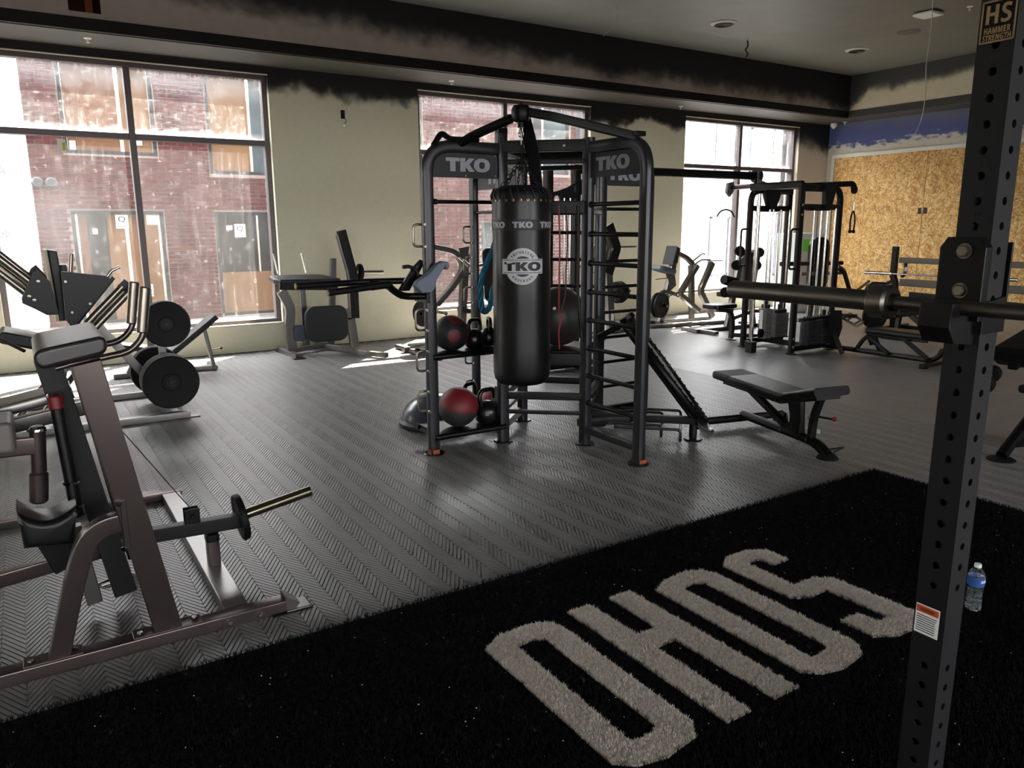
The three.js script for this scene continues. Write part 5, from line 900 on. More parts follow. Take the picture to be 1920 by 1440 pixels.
// ---------------------------------------------------------------- black column machine seen through the ladder
{
  const z = -8.9, t = thing('row_machine', 'dark machine with a kinked black column seen through the ladder rungs', 'exercise machine', [7.4, 0, z]);
  part(t, 'column', rect([[7.35, 0.9, z], [7.5, 1.28, z], [7.34, 1.62, z]], 0.1, 0.14, { f: 0.04, up: [1, 0, 0] }), M.black, 'kinked black column');
  part(t, 'column_edge', rect([[7.25, 0.9, z], [7.38, 1.28, z], [7.22, 1.62, z]], 0.08, 0.03, { f: 0.04, up: [1, 0, 0] }), M.silver);
  part(t, 'post', rect([[7.44, 0.05, z], [7.36, 0.92, z]], 0.08, 0.12, { up: [1, 0, 0] }), M.silver);
  part(t, 'post_label', box(7.4, 7.46, 0.2, 0.36, z + 0.041, z + 0.044), M.white);
  part(t, 'base_beam', [rect([[6.3, 0.03, z], [7.9, 0.03, z]], 0.08, 0.055), rect([[6.75, 0.03, z - 0.3], [6.9, 0.03, z + 0.5]], 0.08, 0.055), rect([[7.8, 0.03, z - 0.35], [7.8, 0.03, z + 0.35]], 0.08, 0.055)], M.silver);
  part(t, 'shroud', slab([[0, 0], [0.5, 0.1], [0.5, 0.42], [0.1, 0.25]], [6.85, 1.0, z - 0.05], [1, 0, 0], [0, 1, 0], 0.03, 0.006), mat('#9b9789', 0.5), 'pale grey shroud');
  part(t, 'cross_rod', cyl([7.5, 1.29, z], [7.9, 1.29, z], 0.014, 12), M.steel);
  part(t, 'cross_rod', cyl([6.9, 0.93, z], [7.34, 0.93, z], 0.012, 12), M.steel);
  part(t, 'weight_horn', horn([7.4, 0.62, z + 0.03], [7.78, 0.62, z + 0.03]), M.chrome);
  part(t, 'seat', slab(roundShape(0.36, 0.3, 0.06), [6.75, 0.5, z], [1, 0, 0], [0, 0, -1], 0.07, 0.02, [], 3), M.pad);
  part(t, 'seat_post', rect([[6.75, 0.05, z], [6.75, 0.47, z]], 0.07, 0.07, { up: [1, 0, 0] }), M.silver);
}
for (let k = 0; k < 3; k++) plateThing(['inner', 'middle', 'outer'][k] + ' small black plate on the peg seen through the ladder', [7.5 + k * 0.055, 0.62, -8.87], [1, 0, 0], 0.165 - (k === 2 ? 0.03 : 0), 0.05, 'plates on the peg behind the ladder');
// ---------------------------------------------------------------- seated row by the far window
{
  const z = -9.2, t = thing('seated_row_machine', 'silver seated row machine with a blue grey seat beside the far window', 'exercise machine', [9.3, 0, z]);
  part(t, 'base_beam', rect([[8.3, 0.03, z + 0.2], [9.9, 0.03, z + 0.45]], 0.09, 0.055), M.silver);
  part(t, 'base_beam', rect([[8.4, 0.03, z - 0.25], [10.0, 0.03, z - 0.1]], 0.09, 0.055), M.silver);
  part(t, 'base_cross', rect([[8.8, 0.03, z - 0.3], [8.8, 0.03, z + 0.3]], 0.08, 0.05), M.silver);
  part(t, 'seat_post', rect([[8.73, 0.05, z], [8.93, 0.8, z], [9.02, 1.18, z]], 0.08, 0.1, { f: 0.05, up: [1, 0, 0] }), M.silver);
  part(t, 'chest_pad', slab([[-0.05, 0], [0.06, 0.02], [0.11, 0.26], [0.03, 0.3], [-0.04, 0.06]], [8.9, 0.98, z], [1, 0, 0], [0, 1, 0], 0.26, 0.02, [], 3), M.padGrey);
  part(t, 'seat', slab(roundShape(0.36, 0.3, 0.07), [8.77, 0.9, z], [0.96, -0.24, 0], [0, 0, -1], 0.08, 0.024, [], 3), mat('#4a5663', 0.45), 'blue grey seat');
  part(t, 'seat_bracket', slab([[0, 0], [0.2, -0.02], [0.24, -0.2], [0.12, -0.28], [0.06, -0.1]], [8.76, 0.84, z + 0.06], [1, 0, 0], [0, 1, 0], 0.014, 0.003), M.silver);
  part(t, 'adjust_rod', cyl([8.6, 0.75, z], [8.85, 0.76, z], 0.008, 10), M.steel);
  part(t, 'upper_arm', rect([[9.02, 1.17, z], [9.28, 1.08, z], [9.42, 0.97, z]], 0.07, 0.07, { f: 0.1 }), M.silver);
  part(t, 'lever', rect([[9.42, 0.95, z + 0.1], [9.05, 0.5, z + 0.1], [9.5, 0.2, z + 0.1]], 0.07, 0.09, { f: 0.06, up: [0, 0, 1] }), M.silver);
  part(t, 'tall_strut', rect([[9.44, 0.95, z - 0.05], [9.5, 0.06, z - 0.05]], 0.07, 0.09, { up: [1, 0, 0] }), M.silver);
  part(t, 'pivot', cyl([8.98, 0.5, z + 0.12], [8.98, 0.5, z + 0.18], 0.05, 18), M.chrome);
  part(t, 'pivot', cyl([8.82, 0.5, z + 0.1], [8.82, 0.5, z + 0.14], 0.03, 14), M.chrome);
  part(t, 'front_column', rect([[9.88, 0.98, z], [9.62, 0.52, z], [9.95, 0.06, z]], 0.08, 0.09, { f: 0.08, up: [1, 0, 0] }), M.silver);
  part(t, 'foot_rest', slab([[-0.16, -0.05], [0.2, -0.06], [0.28, 0.04], [-0.05, 0.06]], [9.88, 1.04, z], [1, 0, 0], [0, 0.5, -0.85], 0.02, 0.004), M.silver);
  part(t, 'handle', tube([[9.34, 0.97, z + 0.12], [9.42, 1.05, z + 0.2], [9.62, 1.04, z + 0.2]], 0.012, { f: 0.04 }), M.satin);
  part(t, 'handle', tube([[9.45, 0.97, z - 0.1], [9.75, 1.14, z - 0.1], [9.8, 1.12, z - 0.1]], 0.012, { f: 0.03 }), M.satin);
  part(t, 'weight_arm', rect([[8.95, 0.5, z + 0.1], [8.7, 0.58, z + 0.1], [8.55, 0.45, z + 0.1]], 0.06, 0.06, { f: 0.1 }), M.silver);
  part(t, 'weight_horn', horn([8.5, 0.36, z + 0.05], [8.5, 0.36, z + 0.4]), M.chrome);
}
plateThing('black plate on the seated row machine right of the ladder post', [8.48, 0.36, -8.95], [0.25, 0, 1], 0.2, 0.05);
plateThing('second plate tucked behind it on the seated row machine', [8.47, 0.36, -9.02], [0.25, 0, 1], 0.2, 0.05);
// ---------------------------------------------------------------- cable station and the crossover beam
{
  const t = thing('cable_station', 'black two-stack cable station with chrome guide rods in front of the board wall', 'cable machine', [8.45, 0, -6.5]);
  const A = [8.06, -6.89], Bq = [8.82, -6.89], Cc = [8.06, -6.12], Dd = [8.82, -6.12];
  const arch = (a, b, y, flip) => rect(flip ? [[b[0], 0.02, b[1]], [b[0], y, b[1]], [a[0], y, a[1]]] : [[a[0], 0.02, a[1]], [a[0], y, a[1]], [b[0], y, b[1]]], 0.06, 0.085, { f: 0.16, n: 8, r: 0.024, up: [1, 0, 0] });
  part(t, 'left_frame', arch(A, Bq, 2.04, false), M.black);
  part(t, 'right_frame', arch(Cc, Dd, 2.04, true), M.black);
  part(t, 'post', rect([[Bq[0], 0.02, Bq[1]], [Bq[0], 2.08, Bq[1]]], 0.06, 0.085, { r: 0.02, up: [1, 0, 0] }), M.black);
  part(t, 'post', rect([[Cc[0], 0.02, Cc[1]], [Cc[0], 2.1, Cc[1]]], 0.06, 0.085, { r: 0.02, up: [1, 0, 0] }), M.black);
  for (const [x, z] of [A, Bq, Cc, Dd]) part(t, 'foot', footPlate(x, z, 0.07), M.satin);
  part(t, 'post_bolt', [0.1, 0.2, 1.72, 1.84].map((y) => bolt([Cc[0] - 0.01, y, Cc[1] + 0.035], [0, 0, 1], 0.016, 0.008)), M.steel);
  part(t, 'base_beam', rect([[8.06, 0.07, -6.89], [8.82, 0.07, -6.89]], 0.05, 0.07), M.black);
  part(t, 'base_beam', rect([[8.06, 0.07, -6.12], [8.82, 0.07, -6.12]], 0.05, 0.07), M.black);
  part(t, 'base_beam', rect([[8.45, 0.07, -6.89], [8.45, 0.07, -6.12]], 0.05, 0.07), M.black);
  part(t, 'top_beam', rect([[8.06, 2.08, -6.89], [8.06, 2.08, -6.12]], 0.07, 0.09, { r: 0.02 }), M.black);
  part(t, 'rod_bridge', [rect([[8.08, 1.815, -6.89], [8.8, 1.815, -6.89]], 0.05, 0.07), box(8.2, 8.5, 1.77, 1.8, -6.93, -6.8)], M.black);
  part(t, 'rod_bridge', [rect([[8.08, 1.815, -6.12], [8.8, 1.815, -6.12]], 0.05, 0.07), box(8.2, 8.5, 1.77, 1.8, -6.16, -6.03)], M.black);
  part(t, 'pulley_housing', slab([[-0.1, 0.28], [0.22, 0.28], [0.24, 0.12], [0.18, -0.02], [0.1, -0.06], [0.02, -0.02], [-0.04, 0.1]], [8.3, 1.86, -6.84], [1, 0, 0], [0, 1, 0], 0.07, 0.008), M.satin, 'dark curved pulley cover');
  part(t, 'pulley_housing', slab([[-0.1, 0.28], [0.05, 0.3], [0.13, 0.26], [0.04, -0.04], [-0.08, -0.04]], [8.52, 1.82, -6.08], [1, 0, 0], [0, 1, 0], 0.06, 0.008), M.satin, 'dark pulley cover');
  const stack = (x0, x1, z, y0, y1, n, rods, m) => {
    const s = part(t, 'weight_stack', box(x0, x1, y0 - 0.01, y0 + 0.002, z - 0.07, z + 0.07), M.black, 'stack of weight slabs');
    for (let k = 0; k < n; k++) part(s, 'weight_slab', box(x0 + 0.01, x1 - 0.01, y0 + (y1 - y0) * k / n + 0.002, y0 + (y1 - y0) * (k + 1) / n - 0.002, z - 0.065, z + 0.065, 0.002), m);
    for (const x of rods) part(t, 'guide_rod', cyl([x, y0, z], [x, 1.8, z], 0.0125, 12), M.chrome);
    part(t, 'stack_top', [box(x0 + 0.04, x1 - 0.04, y1, y1 + 0.05, z - 0.05, z + 0.05, 0.006), cyl([(x0 + x1) / 2, y1 + 0.04, z], [(x0 + x1) / 2, y1 + 0.12, z], 0.02)], M.satin);
    part(t, 'lift_cable', tube([[(x0 + x1) / 2, y1 + 0.1, z], [(x0 + x1) / 2, 1.85, z]], 0.004, { seg: 6 }), M.cord);
  };
  const slabM = mat('#6e6d69', 0.5, 0.3), slabD = mat('#26262a', 0.5, 0.2);
  stack(8.2, 8.34, -6.72, 0.12, 0.52, 16, [8.235, 8.305], slabM); stack(8.4, 8.68, -6.72, 0.12, 0.44, 14, [8.45, 8.63], slabM); stack(8.2, 8.42, -6.06, 0.12, 0.42, 14, [8.24, 8.38], slabD); stack(8.46, 8.7, -6.06, 0.12, 0.42, 14, [8.5, 8.66], slabD);
  part(t, 'label_strip', box(8.195, 8.199, 0.25, 0.5, -6.75, -6.7), M.white);
  part(t, 'shroud_ring', [tube([[8.05, 0.45, -5.98], [8.4, 0.46, -5.96], [8.75, 0.47, -5.9], [8.76, 0.47, -5.75]], 0.02, { f: 0.08 })], M.black);
  part(t, 'chrome_column', cyl([8.13, 0.05, -6.82], [8.13, 2.0, -6.82], 0.028, 18), mat('#d8cfc9', 0.12, 1), 'bright chrome column');
  for (const [x, z, y0, y1, dx] of [[8.03, -6.89, 1.08, 1.55, -1], [8.03, -6.12, 1.07, 1.55, -1]]) part(t, 'grab_handle', tube([[x, y1, z], [x + dx * 0.12, y1, z], [x + dx * 0.12, y0, z], [x, y0, z]], 0.013, { f: 0.04 }), M.black);
  part(t, 'low_pulley', [lathe([[0, 0], [0.06, 0], [0.05, 0.012], [0.05, 0.018], [0.06, 0.03], [0, 0.03]], [8.13, 0.2, -6.68], [0.2, 0, 1], 24), cyl([8.13, 0.2, -6.66], [8.13, 0.2, -6.63], 0.012)], M.rubber);
  part(t, 'left_foot_block', box(7.72, 7.82, 0, 0.14, -6.56, -6.46, 0.006), M.satin); part(t, 'left_foot_beam', rect([[7.77, 0.06, -6.5], [8.06, 0.06, -6.85]], 0.06, 0.07), M.black);
  // right hand overhead arm with pulley
  part(t, 'overhead_arm', rect([[8.06, 2.06, -6.3], [8.94, 2.105, -6.05], [8.98, 2.03, -6.04]], 0.06, 0.07, { f: 0.03, r: 0.02 }), M.black);
  part(t, 'arm_pulley', lathe([[0, 0], [0.05, 0], [0.05, 0.03], [0, 0.03]], [8.965, 2.03, -6.05], [0, 0, 1], 20), M.black);
  // left pulldown arm and seat
  part(t, 'pulldown_arm', rect([[8.12, 2.1, -6.89], [8.28, 2.1, -7.42]], 0.055, 0.065, { r: 0.015 }), M.taupe);
  part(t, 'pulldown_plate', slab([[-0.05, 0.1], [0.05, 0.12], [0.08, 0.02], [0.0, -0.08], [-0.07, -0.02]], [8.24, 2.06, -7.42], [1, 0, 0], [0, 1, 0], 0.05, 0.006), mat('#7f7d78', 0.5, 0.3));
  const st = part(t, 'seat_frame', [rect([[8.42, 0.02, -7.42], [8.44, 0.25, -7.42], [8.36, 0.42, -7.4], [8.1, 0.45, -7.4]], 0.055, 0.06, { f: 0.1, up: [1, 0, 0] }), rect([[8.44, 0.3, -7.42], [8.6, 0.42, -7.2], [8.78, 0.42, -6.95]], 0.05, 0.05, { f: 0.05 }), rect([[8.42, 0.07, -7.42], [8.7, 0.08, -6.92]], 0.05, 0.055), footPlate(8.42, -7.42, 0.08)], M.rig);
  part(st, 'seat_pad', slab(roundShape(0.46, 0.3, 0.08), [8.14, 0.5, -7.4], [1, 0, 0], [0, 0, -1], 0.06, 0.02, [], 3), M.pad);
  // low row station towards the camera
  const lr = part(t, 'low_row_beam', rect([[8.72, 0.06, -6.2], [8.72, 0.06, -4.72], [8.72, 0.11, -4.63], [8.72, 0.2, -4.585]], 0.065, 0.06, { f: 0.08, r: 0.02 }), M.black, 'black low row rail');
  part(lr, 'rail_foot', [rect([[8.45, 0.03, -4.66], [8.98, 0.03, -4.66]], 0.06, 0.04), footPlate(8.48, -4.66, 0.05), footPlate(8.95, -4.66, 0.05)], M.black);
  const bn = part(t, 'bench_pad', sweep([V(8.72, 0.335, -5.46), V(8.72, 0.335, -5.44), V(8.72, 0.335, -4.75), V(8.72, 0.335, -4.73)], rrect(0.3, 0.07, 0.026, 4)), M.pad, 'black low row bench');
  part(bn, 'bench_frame', [rect([[8.72, 0.06, -5.66], [8.72, 0.2, -5.58], [8.72, 0.275, -5.48], [8.72, 0.275, -4.78]], 0.05, 0.04, { f: 0.08 })], M.black);
  for (const [a, b] of [[-5.5, -5.2], [-5.0, -4.72]]) part(bn, 'bench_strut', [rect([[8.66, 0.265, a], [8.66, 0.08, b]], 0.03, 0.055, { r: 0.012 }), bolt([8.642, 0.255, a + 0.02], [-1, 0, 0], 0.015, 0.01), bolt([8.642, 0.09, b - 0.02], [-1, 0, 0], 0.015, 0.01)], M.satin);
  for (const [dx, z] of [[-0.2, -5.95], [0.2, -5.68]]) { const q = part(t, 'foot_board', slab([[-0.06, 0.24], [0.07, 0.24], [0.09, 0.02], [0.04, -0.2], [-0.02, -0.22], [-0.07, -0.1]], [8.72 + dx, 0.32, z + 0.1], [0.55, 0, 0.84], [-0.1, 1, 0.1], 0.016, 0.004), M.rubber); part(q, 'board_arm', rect([[8.72 + dx, 0.47, z - 0.02], [8.72 + dx, 0.02, z + 0.24]], 0.016, 0.07, { up: [0, 0, 1] }), M.satin); }
  part(t, 'row_mast', [rect([[8.72, 0.06, -5.98], [8.72, 0.52, -5.98]], 0.08, 0.06, { up: [1, 0, 0] }), rect([[8.72, 0.46, -6.1], [8.72, 0.48, -5.7]], 0.05, 0.05)], M.black);
  // crossover beam and far tower
  part(t, 'crossover_beam', [cyl([8.14, 2.22, -6.89], [5.2, 2.21, -6.89], 0.05, 22), lathe([[0, -0.03], [0.085, -0.03], [0.085, 0.03], [0, 0.03]], [8.14, 2.22, -6.89], [1, 0, 0], 24)], M.black, 'long black overhead beam');
  part(t, 'beam_bracket', slab([[0, 0.16], [0.06, 0.17], [0.09, 0], [0.04, -0.06], [0, 0]], [8.09, 2.12, -6.83], [1, 0, 0], [0, 1, 0], 0.02, 0.003), mat('#6f6e6b', 0.5, 0.3));
  part(t, 'gusset', slab([[-0.05, 0.14], [0.35, 0.06], [0.72, 0.04], [0.72, -0.05], [0.3, -0.02], [-0.05, -0.06]], [8.12, 2.05, -6.86], [1, 0, 0], [0, 1, 0], 0.03, 0.004), M.satin);
  part(t, 'tower_gusset', slab([[-0.35, -0.2], [-0.35, 0.02], [-0.05, 0.1], [0.4, 0.3], [0.45, 0.2], [0.1, 0.0], [-0.1, -0.1]], [5.1, 1.9, -6.86], [1, 0, 0], [0, 1, 0], 0.03, 0.004, [ring(-0.16, -0.02, 0.05), ring(0.1, 0.1, 0.05)]), M.satin, 'black gusset with round cut-outs');
  part(t, 'tower_post', rect([[5.22, 0.02, -6.89], [5.22, 2.2, -6.89]], 0.08, 0.1, { r: 0.02, up: [1, 0, 0] }), M.black);
  part(t, 'tower_post', rect([[4.85, 0.02, -6.89], [4.85, 2.2, -6.89]], 0.08, 0.1, { r: 0.02, up: [1, 0, 0] }), M.black);
  part(t, 'tower_base', [rect([[4.6, 0.05, -6.89], [5.5, 0.05, -6.89]], 0.07, 0.07), rect([[5.22, 0.05, -7.3], [5.22, 0.05, -6.4]], 0.07, 0.07)], M.black);
  part(t, 'tower_rod', cyl([5.02, 0.2, -6.83], [5.02, 1.9, -6.83], 0.012, 12), M.chrome); part(t, 'tower_rod', cyl([5.1, 0.2, -6.83], [5.1, 1.9, -6.83], 0.012, 12), M.chrome);
  const s = part(t, 'tower_stack', box(4.92, 5.16, 0.1, 0.12, -6.9, -6.76), M.black); for (let k = 0; k < 12; k++) part(s, 'weight_slab', box(4.93, 5.15, 0.122 + k * 0.027, 0.146 + k * 0.027, -6.89, -6.77, 0.002), slabD);
}
{ // attachments hanging from the station
  const t = thing('rope_handle', 'dark red triceps rope handle hanging from the cable station arm', 'rope', [8.98, 1.49, -6.03]);
  part(t, 'rope', tube([[8.94, 1.52, -6.03], [8.925, 1.64, -6.03], [8.95, 1.74, -6.03], [8.975, 1.775, -6.03], [9.0, 1.74, -6.03], [9.03, 1.64, -6.03], [9.01, 1.52, -6.03]], 0.011, { f: 0.05 }), mat('#3a1214', 0.8));
  part(t, 'rope_end', [ball(8.94, 1.515, -6.03, 0.023, 14), ball(9.01, 1.515, -6.03, 0.023, 14)], M.rubber);
  part(t, 'clip', [tube([[8.975, 1.765, -6.03], [8.975, 1.84, -6.03]], 0.008), cyl([8.975, 1.84, -6.03], [8.975, 1.885, -6.03], 0.012)], M.chrome);
  part(t, 'hang_cable', tube([[8.975, 1.88, -6.03], [8.985, 2.02, -6.03]], 0.003, { seg: 6 }), M.cord);
  const b = thing('curved_bar', 'short curved pulldown bar hanging from the left arm of the cable station', 'cable handle', [8.2, 1.7, -7.42]);
  part(b, 'bar', tube([[8.02, 1.72, -7.42], [8.08, 1.79, -7.42], [8.19, 1.815, -7.42], [8.3, 1.79, -7.42], [8.36, 1.71, -7.42]], 0.012, { f: 0.05 }), mat('#8c8a86', 0.4, 0.6));
  part(b, 'clip', [tube([[8.19, 1.82, -7.42], [8.19, 1.89, -7.42]], 0.006), cyl([8.19, 1.89, -7.42], [8.19, 1.93, -7.42], 0.012)], M.chrome);
  part(b, 'hang_cable', tube([[8.19, 1.92, -7.42], [8.24, 2.0, -7.42]], 0.003, { seg: 6 }), M.cord);
  const r = thing('cable_row_grip', 'chrome double row handle resting above the foot boards', 'cable handle', [8.72, 0.36, -5.74]);
  part(r, 'handle_frame', [tube([[8.62, 0.42, -5.76], [8.78, 0.48, -5.76], [8.81, 0.4, -5.64], [8.65, 0.36, -5.64], [8.62, 0.42, -5.76]], 0.013, { f: 0.02 }), tube([[8.64, 0.45, -5.84], [8.78, 0.5, -5.82], [8.83, 0.42, -5.7], [8.69, 0.38, -5.7], [8.64, 0.45, -5.84]], 0.013, { f: 0.02 })], M.chrome);
  part(r, 'clip', tube([[8.68, 0.45, -5.82], [8.72, 0.47, -5.93]], 0.008), M.chrome);
}
// ---------------------------------------------------------------- dumbbells and leg machine by the far window
{
  const t = thing('leg_extension_machine', 'silver leg machine with foam rollers behind the cable station', 'exercise machine', [8.9, 0, -8.2]), z = -8.2;
  part(t, 'base_beam', [rect([[8.5, 0.03, z], [10.0, 0.03, z]], 0.08, 0.055), rect([[8.6, 0.03, z - 0.35], [8.6, 0.03, z + 0.35]], 0.08, 0.05), rect([[9.9, 0.03, z - 0.35], [9.9, 0.03, z + 0.35]], 0.08, 0.05)], M.silver);
  part(t, 'slanted_post', rect([[9.2, 0.05, z], [9.45, 1.2, z]], 0.07, 0.09, { up: [1, 0, 0] }), M.silver);
  part(t, 'rear_post', rect([[9.8, 0.05, z], [9.55, 1.2, z]], 0.07, 0.09, { up: [1, 0, 0] }), M.silver);
  part(t, 'top_beam', rect([[9.4, 1.17, z], [9.7, 1.2, z]], 0.06, 0.06), M.silver);
  const roll = (x, y, r, L) => part(t, 'roller', lathe([[0, 0], [r * 0.85, 0], [r, 0.015], [r, L - 0.015], [r * 0.85, L], [0, L]], [x, y, z], [-0.75, 0, 0.66], 24), M.rubber, 'black foam roller');
  for (const [x, y] of [[9.4, 1.213], [9.34, 1.0], [9.12, 0.594], [9.85, 1.18], [9.8, 0.98]]) { roll(x, y, 0.078, 0.16); part(t, 'roller_rod', cyl([x - 0.01, y, z], [x + 0.12, y, z], 0.014, 10), M.steel); }
  part(t, 'thigh_roller', lathe([[0, 0], [0.065, 0], [0.075, 0.015], [0.075, 0.3], [0.065, 0.315], [0, 0.315]], [9.02, 0.79, z + 0.05], [0.97, -0.2, -0.1], 24), M.rubber, 'black foam roller');
  part(t, 'seat', slab(roundShape(0.5, 0.4, 0.08), [9.35, 0.55, z], [1, 0, 0], [0, 0, -1], 0.08, 0.024, [], 3), M.padGrey);
  part(t, 'back_pad', slab(roundShape(0.36, 0.55, 0.09), [9.62, 0.95, z], [0, 0, 1], [0.15, 1, 0], 0.08, 0.024, [], 3), M.padGrey);
  part(t, 'hand_grip', tube([[9.2, 1.1, z + 0.2], [9.3, 1.2, z + 0.25], [9.5, 1.2, z + 0.25]], 0.015, { f: 0.04 }), M.chrome);
}
{ // storage cabinet and chest press behind the station
  const t = thing('white_cabinet', 'pale cabinet with a green sticker standing behind the cable station', 'cabinet', [12.4, 0, -9.3]);
  part(t, 'body', box(12.0, 12.75, 0, 1.45, -9.6, -9.1, 0.01), mat('#c3cbcc', 0.5)); part(t, 'door', box(12.03, 12.72, 0.05, 1.42, -9.1, -9.085, 0.004), mat('#cdd4d5', 0.45)); part(t, 'sticker', box(12.1, 12.28, 1.12, 1.34, -9.085, -9.082), mat('#7be03a', 0.6), 'bright green sticker');
  const c = thing('chest_press_machine', 'dark grey chest press with round pads in front of the board wall corner', 'exercise machine', [11.6, 0, -8.2]), z = -8.2;
  part(c, 'base_beam', [rect([[10.9, 0.03, z], [12.3, 0.03, z]], 0.08, 0.06), rect([[11.0, 0.03, z - 0.4], [11.0, 0.03, z + 0.4]], 0.08, 0.05)], M.silver);
  part(c, 'back_pad', slab(roundShape(0.42, 0.9, 0.18), [11.35, 0.95, z], [1, 0, 0.2], [0, 1, 0], 0.08, 0.024, [], 3), M.pad);
  part(c, 'seat', slab(roundShape(0.42, 0.4, 0.08), [11.35, 0.5, z + 0.2], [1, 0, 0], [0, 0, -1], 0.08, 0.024, [], 3), M.pad);
  part(c, 'mast', rect([[11.4, 0.05, z - 0.12], [11.4, 1.35, z - 0.12]], 0.08, 0.1, { up: [1, 0, 0] }), M.satin);
  part(c, 'cross_bar', rect([[10.4, 0.98, z], [12.0, 0.95, z]], 0.07, 0.07, { r: 0.025 }), M.black); part(c, 'cross_bar', rect([[10.9, 0.8, z], [12.0, 0.78, z]], 0.06, 0.06, { r: 0.02 }), M.silver);
  part(c, 'arm', rect([[11.9, 0.88, z], [12.0, 0.82, z + 0.05], [12.22, 0.35, z + 0.1]], 0.06, 0.08, { f: 0.06, up: [1, 0, 0] }), M.satin);
  part(c, 'weight_horn', cyl([12.2, 0.4, z + 0.1], [12.62, 0.62, z + 0.15], 0.026, 18), mat('#a88a68', 0.35, 0.6), 'copper toned weight horn');
}
// ---------------------------------------------------------------- olympic bench before the board wall
{
  const t = thing('olympic_bench', 'black olympic bench press station with a chrome bar before the chipboard hoarding', 'bench', [11.3, 0, -6.1]), X = 11.3;
  for (const z of [-6.82, -5.5]) {
    part(t, 'upright', rect([[X + 0.02, 0.05, z + 0.06], [X, 0.72, z + 0.04], [X, 0.82, z], [X, 1.27, z]], 0.07, 0.085, { up: [0, 0, 1], r: 0.01 }), M.black);
    part(t, 'bar_catch', rect([[X + 0.05, 1.02, z + 0.14], [X - 0.03, 1.0, z + 0.2], [X - 0.03, 0.86, z + 0.2], [X + 0.03, 0.82, z + 0.12]], 0.05, 0.03, { f: 0.05 }), M.silver);
    part(t, 'plate_arm', rect([[X, 0.75, z], [X, 0.62, z - 0.25]], 0.05, 0.05), M.black);
    part(t, 'plate_peg', horn([X, 0.55, z - 0.02], [X, 0.55, z - 0.42]), M.steel);
    part(t, 'lower_peg', horn([X, 0.185, z - 0.02], [X, 0.185, z - 0.42]), M.steel);
    part(t, 'floor_leg', [rect([[X - 0.3, 0.03, z], [X + 0.5, 0.03, z]], 0.07, 0.05), rect([[X - 0.25, 0.05, z], [X, 0.45, z]], 0.06, 0.06)], M.black);
  }
  part(t, 'cross_beam', rect([[X + 0.04, 1.065, -6.76], [X + 0.04, 1.05, -4.6]], 0.06, 0.085), mat('#5a544c', 0.4, 0.4), 'bronze grey cross beam');
  part(t, 'cross_beam', rect([[X + 0.04, 0.73, -6.72], [X + 0.04, 0.72, -4.6]], 0.06, 0.11), mat('#5a544c', 0.4, 0.4), 'bronze grey cross beam');
  part(t, 'bench_pad', sweep([V(X - 1.2, 0.42, -6.1), V(X - 0.1, 0.42, -6.1)], rrect(0.3, 0.07, 0.025, 4)), M.pad);
  part(t, 'bench_beam', [rect([[X - 1.1, 0.35, -6.1], [X, 0.35, -6.1]], 0.07, 0.06), rect([[X - 1.0, 0.03, -6.1], [X - 0.95, 0.34, -6.1]], 0.06, 0.06, { up: [1, 0, 0] }), rect([[X - 1.0, 0.03, -6.3], [X - 1.0, 0.03, -5.9]], 0.07, 0.05), rect([[X + 0.3, 0.03, -6.8], [X + 0.3, 0.03, -5.5]], 0.07, 0.05)], M.black);
  part(t, 'side_beam', rect([[X - 0.05, 0.56, -6.5], [X - 0.05, 0.5, -4.7]], 0.06, 0.09), M.black);
  part(t, 'side_beam', rect([[X - 0.05, 0.36, -6.6], [X - 0.4, 0.05, -5.9]], 0.05, 0.08), M.black);
}
for (let k = 0; k < 5; k++) plateThing('black plate, number ' + ['one', 'two', 'three', 'four', 'five'][k] + ' from the outside, upper peg of the olympic bench', [11.3, 0.55, -7.2 + k * 0.055], [0, 0, 1], 0.17 - (k === 0 ? 0.03 : 0), 0.045, 'plates on the olympic bench');
for (let k = 0; k < 4; k++) plateThing('black plate, number ' + ['one', 'two', 'three', 'four'][k] + ' from the outside, lower peg of the olympic bench', [11.3, 0.185, -7.17 + k * 0.055], [0, 0, 1], 0.18, 0.045, 'plates on the olympic bench');
{
  const X = 11.24, y = 0.86, t = thing('chrome_barbell', 'thin chrome barbell lying across the olympic bench', 'barbell', [X, y - 0.025, -6.15]);
  part(t, 'shaft', cyl([X, y, -6.85], [X, y, -5.45], 0.014, 16), M.chrome);
  for (const [a, b] of [[-6.82, -7.27], [-5.48, -5.03]]) { const s = part(t, 'sleeve', cyl([X, y, a], [X, y, b], 0.024, 20), M.chrome); part(s, 'collar', cyl([X, y, a - 0.015], [X, y, a + 0.015], 0.036, 20), M.chrome); }
}
for (const [k, z] of [[0, -5.19], [1, -5.5], [2, -4.8]]) solo('floor_tape', ['near', 'middle', 'far'][[0, 1, 2][k]] + ' pale tape line on the dark floor behind the rack', 'tape', box(9.9 + k * 0.2, 12.8, 0.0003, 0.0012, z, z + 0.02), mat('#9c988f', 0.7));
